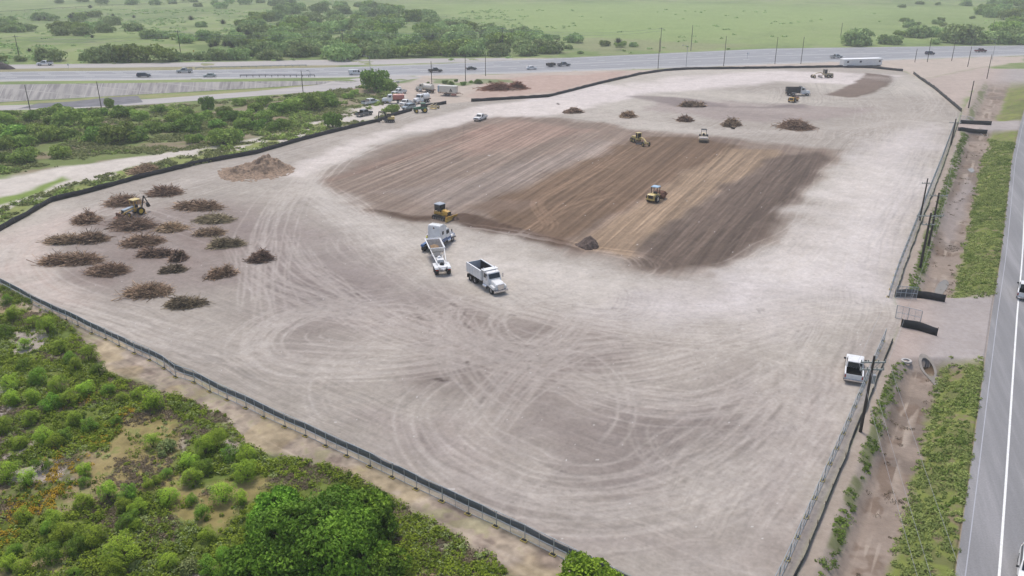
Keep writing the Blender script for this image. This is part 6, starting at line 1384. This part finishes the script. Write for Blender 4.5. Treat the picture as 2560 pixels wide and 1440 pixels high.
water([G(2418,424)[:2], G(2428,432)[:2], G(2436,428)[:2], G(2430,420)[:2]], float(hgt(*G(2427,426)[:2]))+.06, "small bright puddle in the upper ditch")
water([G(2332,742)[:2], G(2342,715)[:2], G(2362,700)[:2], G(2372,712)[:2], G(2358,735)[:2], G(2352,745)[:2]], float(hgt(*G(2350,722)[:2]))+.07, "shallow puddle beside the far gateway silt fence")

# ================================================================== POLES, LAMPS, WIRES
M_pole = mat_noisy("creosoted_wood", (.055, .045, .038), .85, .35, 2); M_arm = mat_noisy("weathered_arm", (.30, .32, .30), .7, .15, 3); M_wire = mat_noisy("wire_grey", (.30, .30, .31), .5, .1, 3)
M_lpole = mat_noisy("lamp_pole_grey", (.36, .37, .38), .5, .12, 3, .3)
def top_h(base, ytop):
    X, Y, z = G(*base); yd = (ytop-720)/FPX; tn = (sp+yd*cp)/(cp-yd*sp); return X, Y, z, CH-tn*Y-z
TOPS = {}
def pole(base, ytop, label, arms=(), r=.16, key=None, group="utility poles", lean=0.0, armang=0.0, gear=False):
    X, Y, z, H = top_h(base, ytop); o = empty("utility_pole", (X, Y, z)); tag(o, label, "utility pole", group)
    MB().cyl((0, 0, -.3), (lean, 0, H), r, r*.65, n=10).build("shaft", M_pole, o, smooth=True)
    for dz, wd in arms:
        a = MB().box((lean, 0, H-dz), (wd, .12, .14), rz=armang); a.cyl((lean, 0, H-dz-.7), (lean+wd*.3*math.cos(armang), wd*.3*math.sin(armang), H-dz), .025, n=4); ao = a.build("crossarm", M_arm, o)
        for k in (-.47, -.2, .2, .47): MB().cyl((lean+wd*k*math.cos(armang), wd*k*math.sin(armang), H-dz+.06), (lean+wd*k*math.cos(armang), wd*k*math.sin(armang), H-dz+.28), .055, n=6).build("insulator", M_arm, ao)
    if gear: MB().cyl((lean+.3, 0, H-3.0), (lean+.3, 0, H-2.1), .24, n=12).build("transformer", M_lpole, o, smooth=True)
    if key: TOPS[key] = (X+lean, Y, z+H)
    return o
far_p = [((-360,155),95,'f0'),((50,150),88,'f1'),((454,148),76,'f2'),((860,143),72,'f3'),((1257,138),68,'f4'),((1650,130),69,'f5'),((1727,127),63,'f6'),((2101,95),57,'f7'),((2476,100),50,'f8')]
FN = ["outside the left edge", "standing behind the dark millings pile", "above the far silver pickup", "above the white van", "above the small black sedan", "in the line beyond the highway at the bend of the silt fence", "just right of the bend pole, with bare top", "thin in the fields above the office trailer", "thin in front of the far right thicket"]
for (b_, yt, k), nm in zip(far_p, FN): pole(b_, yt, "far utility pole "+nm, arms=((.6, 2.4),) if k < 'f6' else (), r=.17, key=k)
for b_, yt, lb in [((77,282),212,"dark pole at the left end of the asphalt patch"),((254,272),204,"dark pole at the middle of the asphalt patch"),((758,234),176,"dark pole between the scrub and the access road"),((1080,222),153,"dark pole beside the cream tank truck"),((1164,202),136,"dark pole behind the bushes beside the tank trailer"),((1214,190),131,"dark pole above the orange brush mound"),((1645,171),95,"dark pole standing at the bend of the back silt fence"),((1809,166),90,"dark pole behind the back silt fence, centre right"),((1937,160),92,"dark pole left of the office trailer, farther one of the pair"),((2002,160),92,"dark pole left of the office trailer, nearer one of the pair"),((2287,156),122,"short dark pole just right of the office trailer"),((2318,155),95,"dark pole crossing in front of the dark SUV"),((2379,152),100,"tall dark pole between the dark SUV and maroon pickup"),((2419,167),116,"dark leaning pole in the pink dirt below the maroon pickup"),((2467,197),136,"dark pole at the edge of the far ditch")]:
    pole(b_, yt, lb, r=.15)
pole((2421,270), 202, "dark pole above the upper driveway at the ditch edge", r=.19, key='r6')
pole((2377,362), 297, "thick dark pole beside the upper driveway gate", arms=((1.0, 3.0),), r=.22, key='r5')
pole((2299,551), 446, "dark pole with short arm inside the right chain-link fence", arms=((.9, 1.8),), r=.17, key='r4')
pole((2321,615), 482, "dark utility pole with crossarm, farther of the ditch-side pair", arms=((.5, 3.0),), r=.20, key='r3')
pole((2300,671), 532, "dark utility pole with double crossarms, nearer of the ditch-side pair", arms=((.5, 4.2), (1.9, 2.0)), r=.21, key='r2')
pole((2151,1079), 890, "near utility pole with double crossarms above the chain-link fence", arms=((.7, 2.5), (1.5, 2.4)), r=.17, key='r1', gear=True)
def lamp(base, ytop, label, arm=1.8):
    X, Y, z, H = top_h(base, ytop); o = empty("street_lamp", (X, Y, z)); tag(o, label, "street lamp", "street lamps along the highway"); MB().cyl((0, 0, 0), (0, 0, H), .12, .07, n=8).build("shaft", M_lpole, o, smooth=True)
    MB().cyl((0, 0, H-.1), (-arm, 0, H+.2), .06, n=6).build("arm", M_lpole, o); MB().box((-arm-.3, 0, H+.2), (.9, .4, .2)).build("lamp_head", M_arm, o, bevel=.03)
lamp((926,181), 141, "slim grey street lamp behind the large entrance tree"); lamp((1715,167), 114, "slim grey street lamp between the two central dark poles"); lamp((2480,150), 99, "grey street lamp right of the maroon pickup"); lamp((776,192), 177, "short thin lamp post at the end of the guard rail", .6)
def wires(a, b_, offs, sag, label, rr=.02, name="power_line"):
    A = Vector(TOPS[a]) if isinstance(a, str) else Vector(a); B = Vector(TOPS[b_]) if isinstance(b_, str) else Vector(b_); r = empty(name, tuple((A+B)/2)); c = (A+B)/2
    for ox, oz in offs:
        pts = []
        for i in range(17): t = i/16; p = A.lerp(B, t)+Vector((ox, 0, oz-sag*4*t*(1-t)))-c; pts.append(tuple(p))
        MB().tube(pts, rr, 4).build("wire", M_wire, r)
    tag(r, label, "power line"); return r
for i, nm in enumerate(["left edge to the millings pile pole", "millings pile pole to the silver pickup pole", "silver pickup pole to the white van pole", "white van pole to the black sedan pole", "black sedan pole to the bend pole"]):
    wires(f"f{i}", f"f{i+1}", ((0, -.4), (0, -1.6)), 2.2, "overhead wires beyond the highway, from the "+nm, .045)
pz = TOPS['r1']; wires('r1', (pz[0]-13, pz[1]-52, pz[2]-1), ((-1.5, -.5), (-.6, -.5), (1.5, -.5)), .6, "thin wires running from the near utility pole toward the viewer", .012)
wires('r1', 'r2', ((-1.5, -.5), (1.5, -.5)), .9, "thin wires from the near utility pole to the ditch-side pair", .014)
wires('r2', 'r3', ((1.5, -.3), (-1.4, -.3)), .2, "short wires between the two ditch-side poles", .015)
wires('r3', 'r5', ((1.2, -.3), (-1.2, -.3)), 1.0, "thin wires from the ditch-side pair to the upper driveway pole", .015)
# guard rails, signs, gantry, far fence
def rail(P, label, H=.75, step=2.0, mat=M_dkm, name="guard_rail"):
    Q = resample(GP(P), step); X0, Y0 = Q[len(Q)//2]; r = empty(name, (float(X0), float(Y0), 0)); q = MB(); Z = hgt(Q[:, 0], Q[:, 1])
    for a, b_, za, zb in zip(Q, Q[1:], Z, Z[1:]):
        for hh in (H, H-.22): q.cyl((a[0]-X0, a[1]-Y0, za+hh), (b_[0]-X0, b_[1]-Y0, zb+hh), .07, n=5)
    q.build("rail", mat, r)
    for a, za in zip(resample(GP(P), max(step, 2.2)), Z): MB().box((a[0]-X0, a[1]-Y0, float(hgt(*a))+H/2), (.16, .16, H)).build("post", mat, r)
    tag(r, label, "guard rail")
rail([(601,193.5),(700,193),(787,193)], "dark guard rail above the end of the concrete slope", .95)
rail([(490,172),(640,169),(766,166)], "pale guard rail on the highway's far side", .7, 3, M_galv)
rail([(-40,36),(0,33.5),(130,25),(300,15.5),(470,9.5),(600,8)], "thin dark boundary fence across the distant field, top left", 1.6, 12, M_dkm, "field_fence")
X, Y, z, H = top_h((2539,108), 84); o = empty("sign_gantry", (X, Y, z)); tag(o, "pale steel sign gantry frame at the highway's far right", "sign gantry"); MB().cyl((0, 0, 0), (.8, 0, H), .22, .18, n=8).build("column", M_arm, o, smooth=True)
q = MB(); q.cyl((.8, 0, H), (18, 0, H-.6), .15, n=6); q.cyl((.8, 0, H-1.2), (18, 0, H-1.8), .12, n=6)
for k in range(9): q.cyl((.8+k*2, 0, H-.07*k), (1.8+k*2, 0, H-1.25-.07*k), .07, n=5)
q.build("truss", M_arm, o)
for x, y, hs, lb in [(1868,147,2.4,"small roadside sign post in the highway, centre right"),(172,172,1.6,"small marker post on the frontage road right of the white pickup"),(905,138,3.0,"small white sign among bushes above the white van"),(487,149,3.6,"thin yellow marker beside a bush near the frontage road")]:
    X, Y, z = G(x, y); o = empty("road_sign", (X, Y, z)); MB().cyl((0, 0, 0), (0, 0, hs), .05, n=6).build("post", M_lpole, o); MB().box((0, -.06, hs), (.6, .04, .75)).build("plate", M_ywh if y == 149 else M_wht, o); tag(o, lb, "road sign")
# ================================================================== HAZE
HZ = MB().box((0, 1400, 60), (6000, 4400, 130)).build("haze", new_mat("haze_air")[0]); nt = HZ.data.materials[0].node_tree
pv = nt.nodes.new("ShaderNodeVolumePrincipled"); pv.inputs["Color"].default_value = (.88, .91, .94, 1); pv.inputs["Density"].default_value = .00032; pv.inputs["Anisotropy"].default_value = .2
nt.nodes.remove(nt.nodes["Principled BSDF"]); nt.links.new(pv.outputs[0], nt.nodes["Material Output"].inputs["Volume"]); tag(HZ, kind="stuff"); HZ["label"] = "faint pale haze over the whole scene"
scene.cycles.volume_bounces = 1; scene.cycles.transparent_max_bounces = 24; scene.cycles.max_bounces = 6
scene.cycles.use_denoising = True
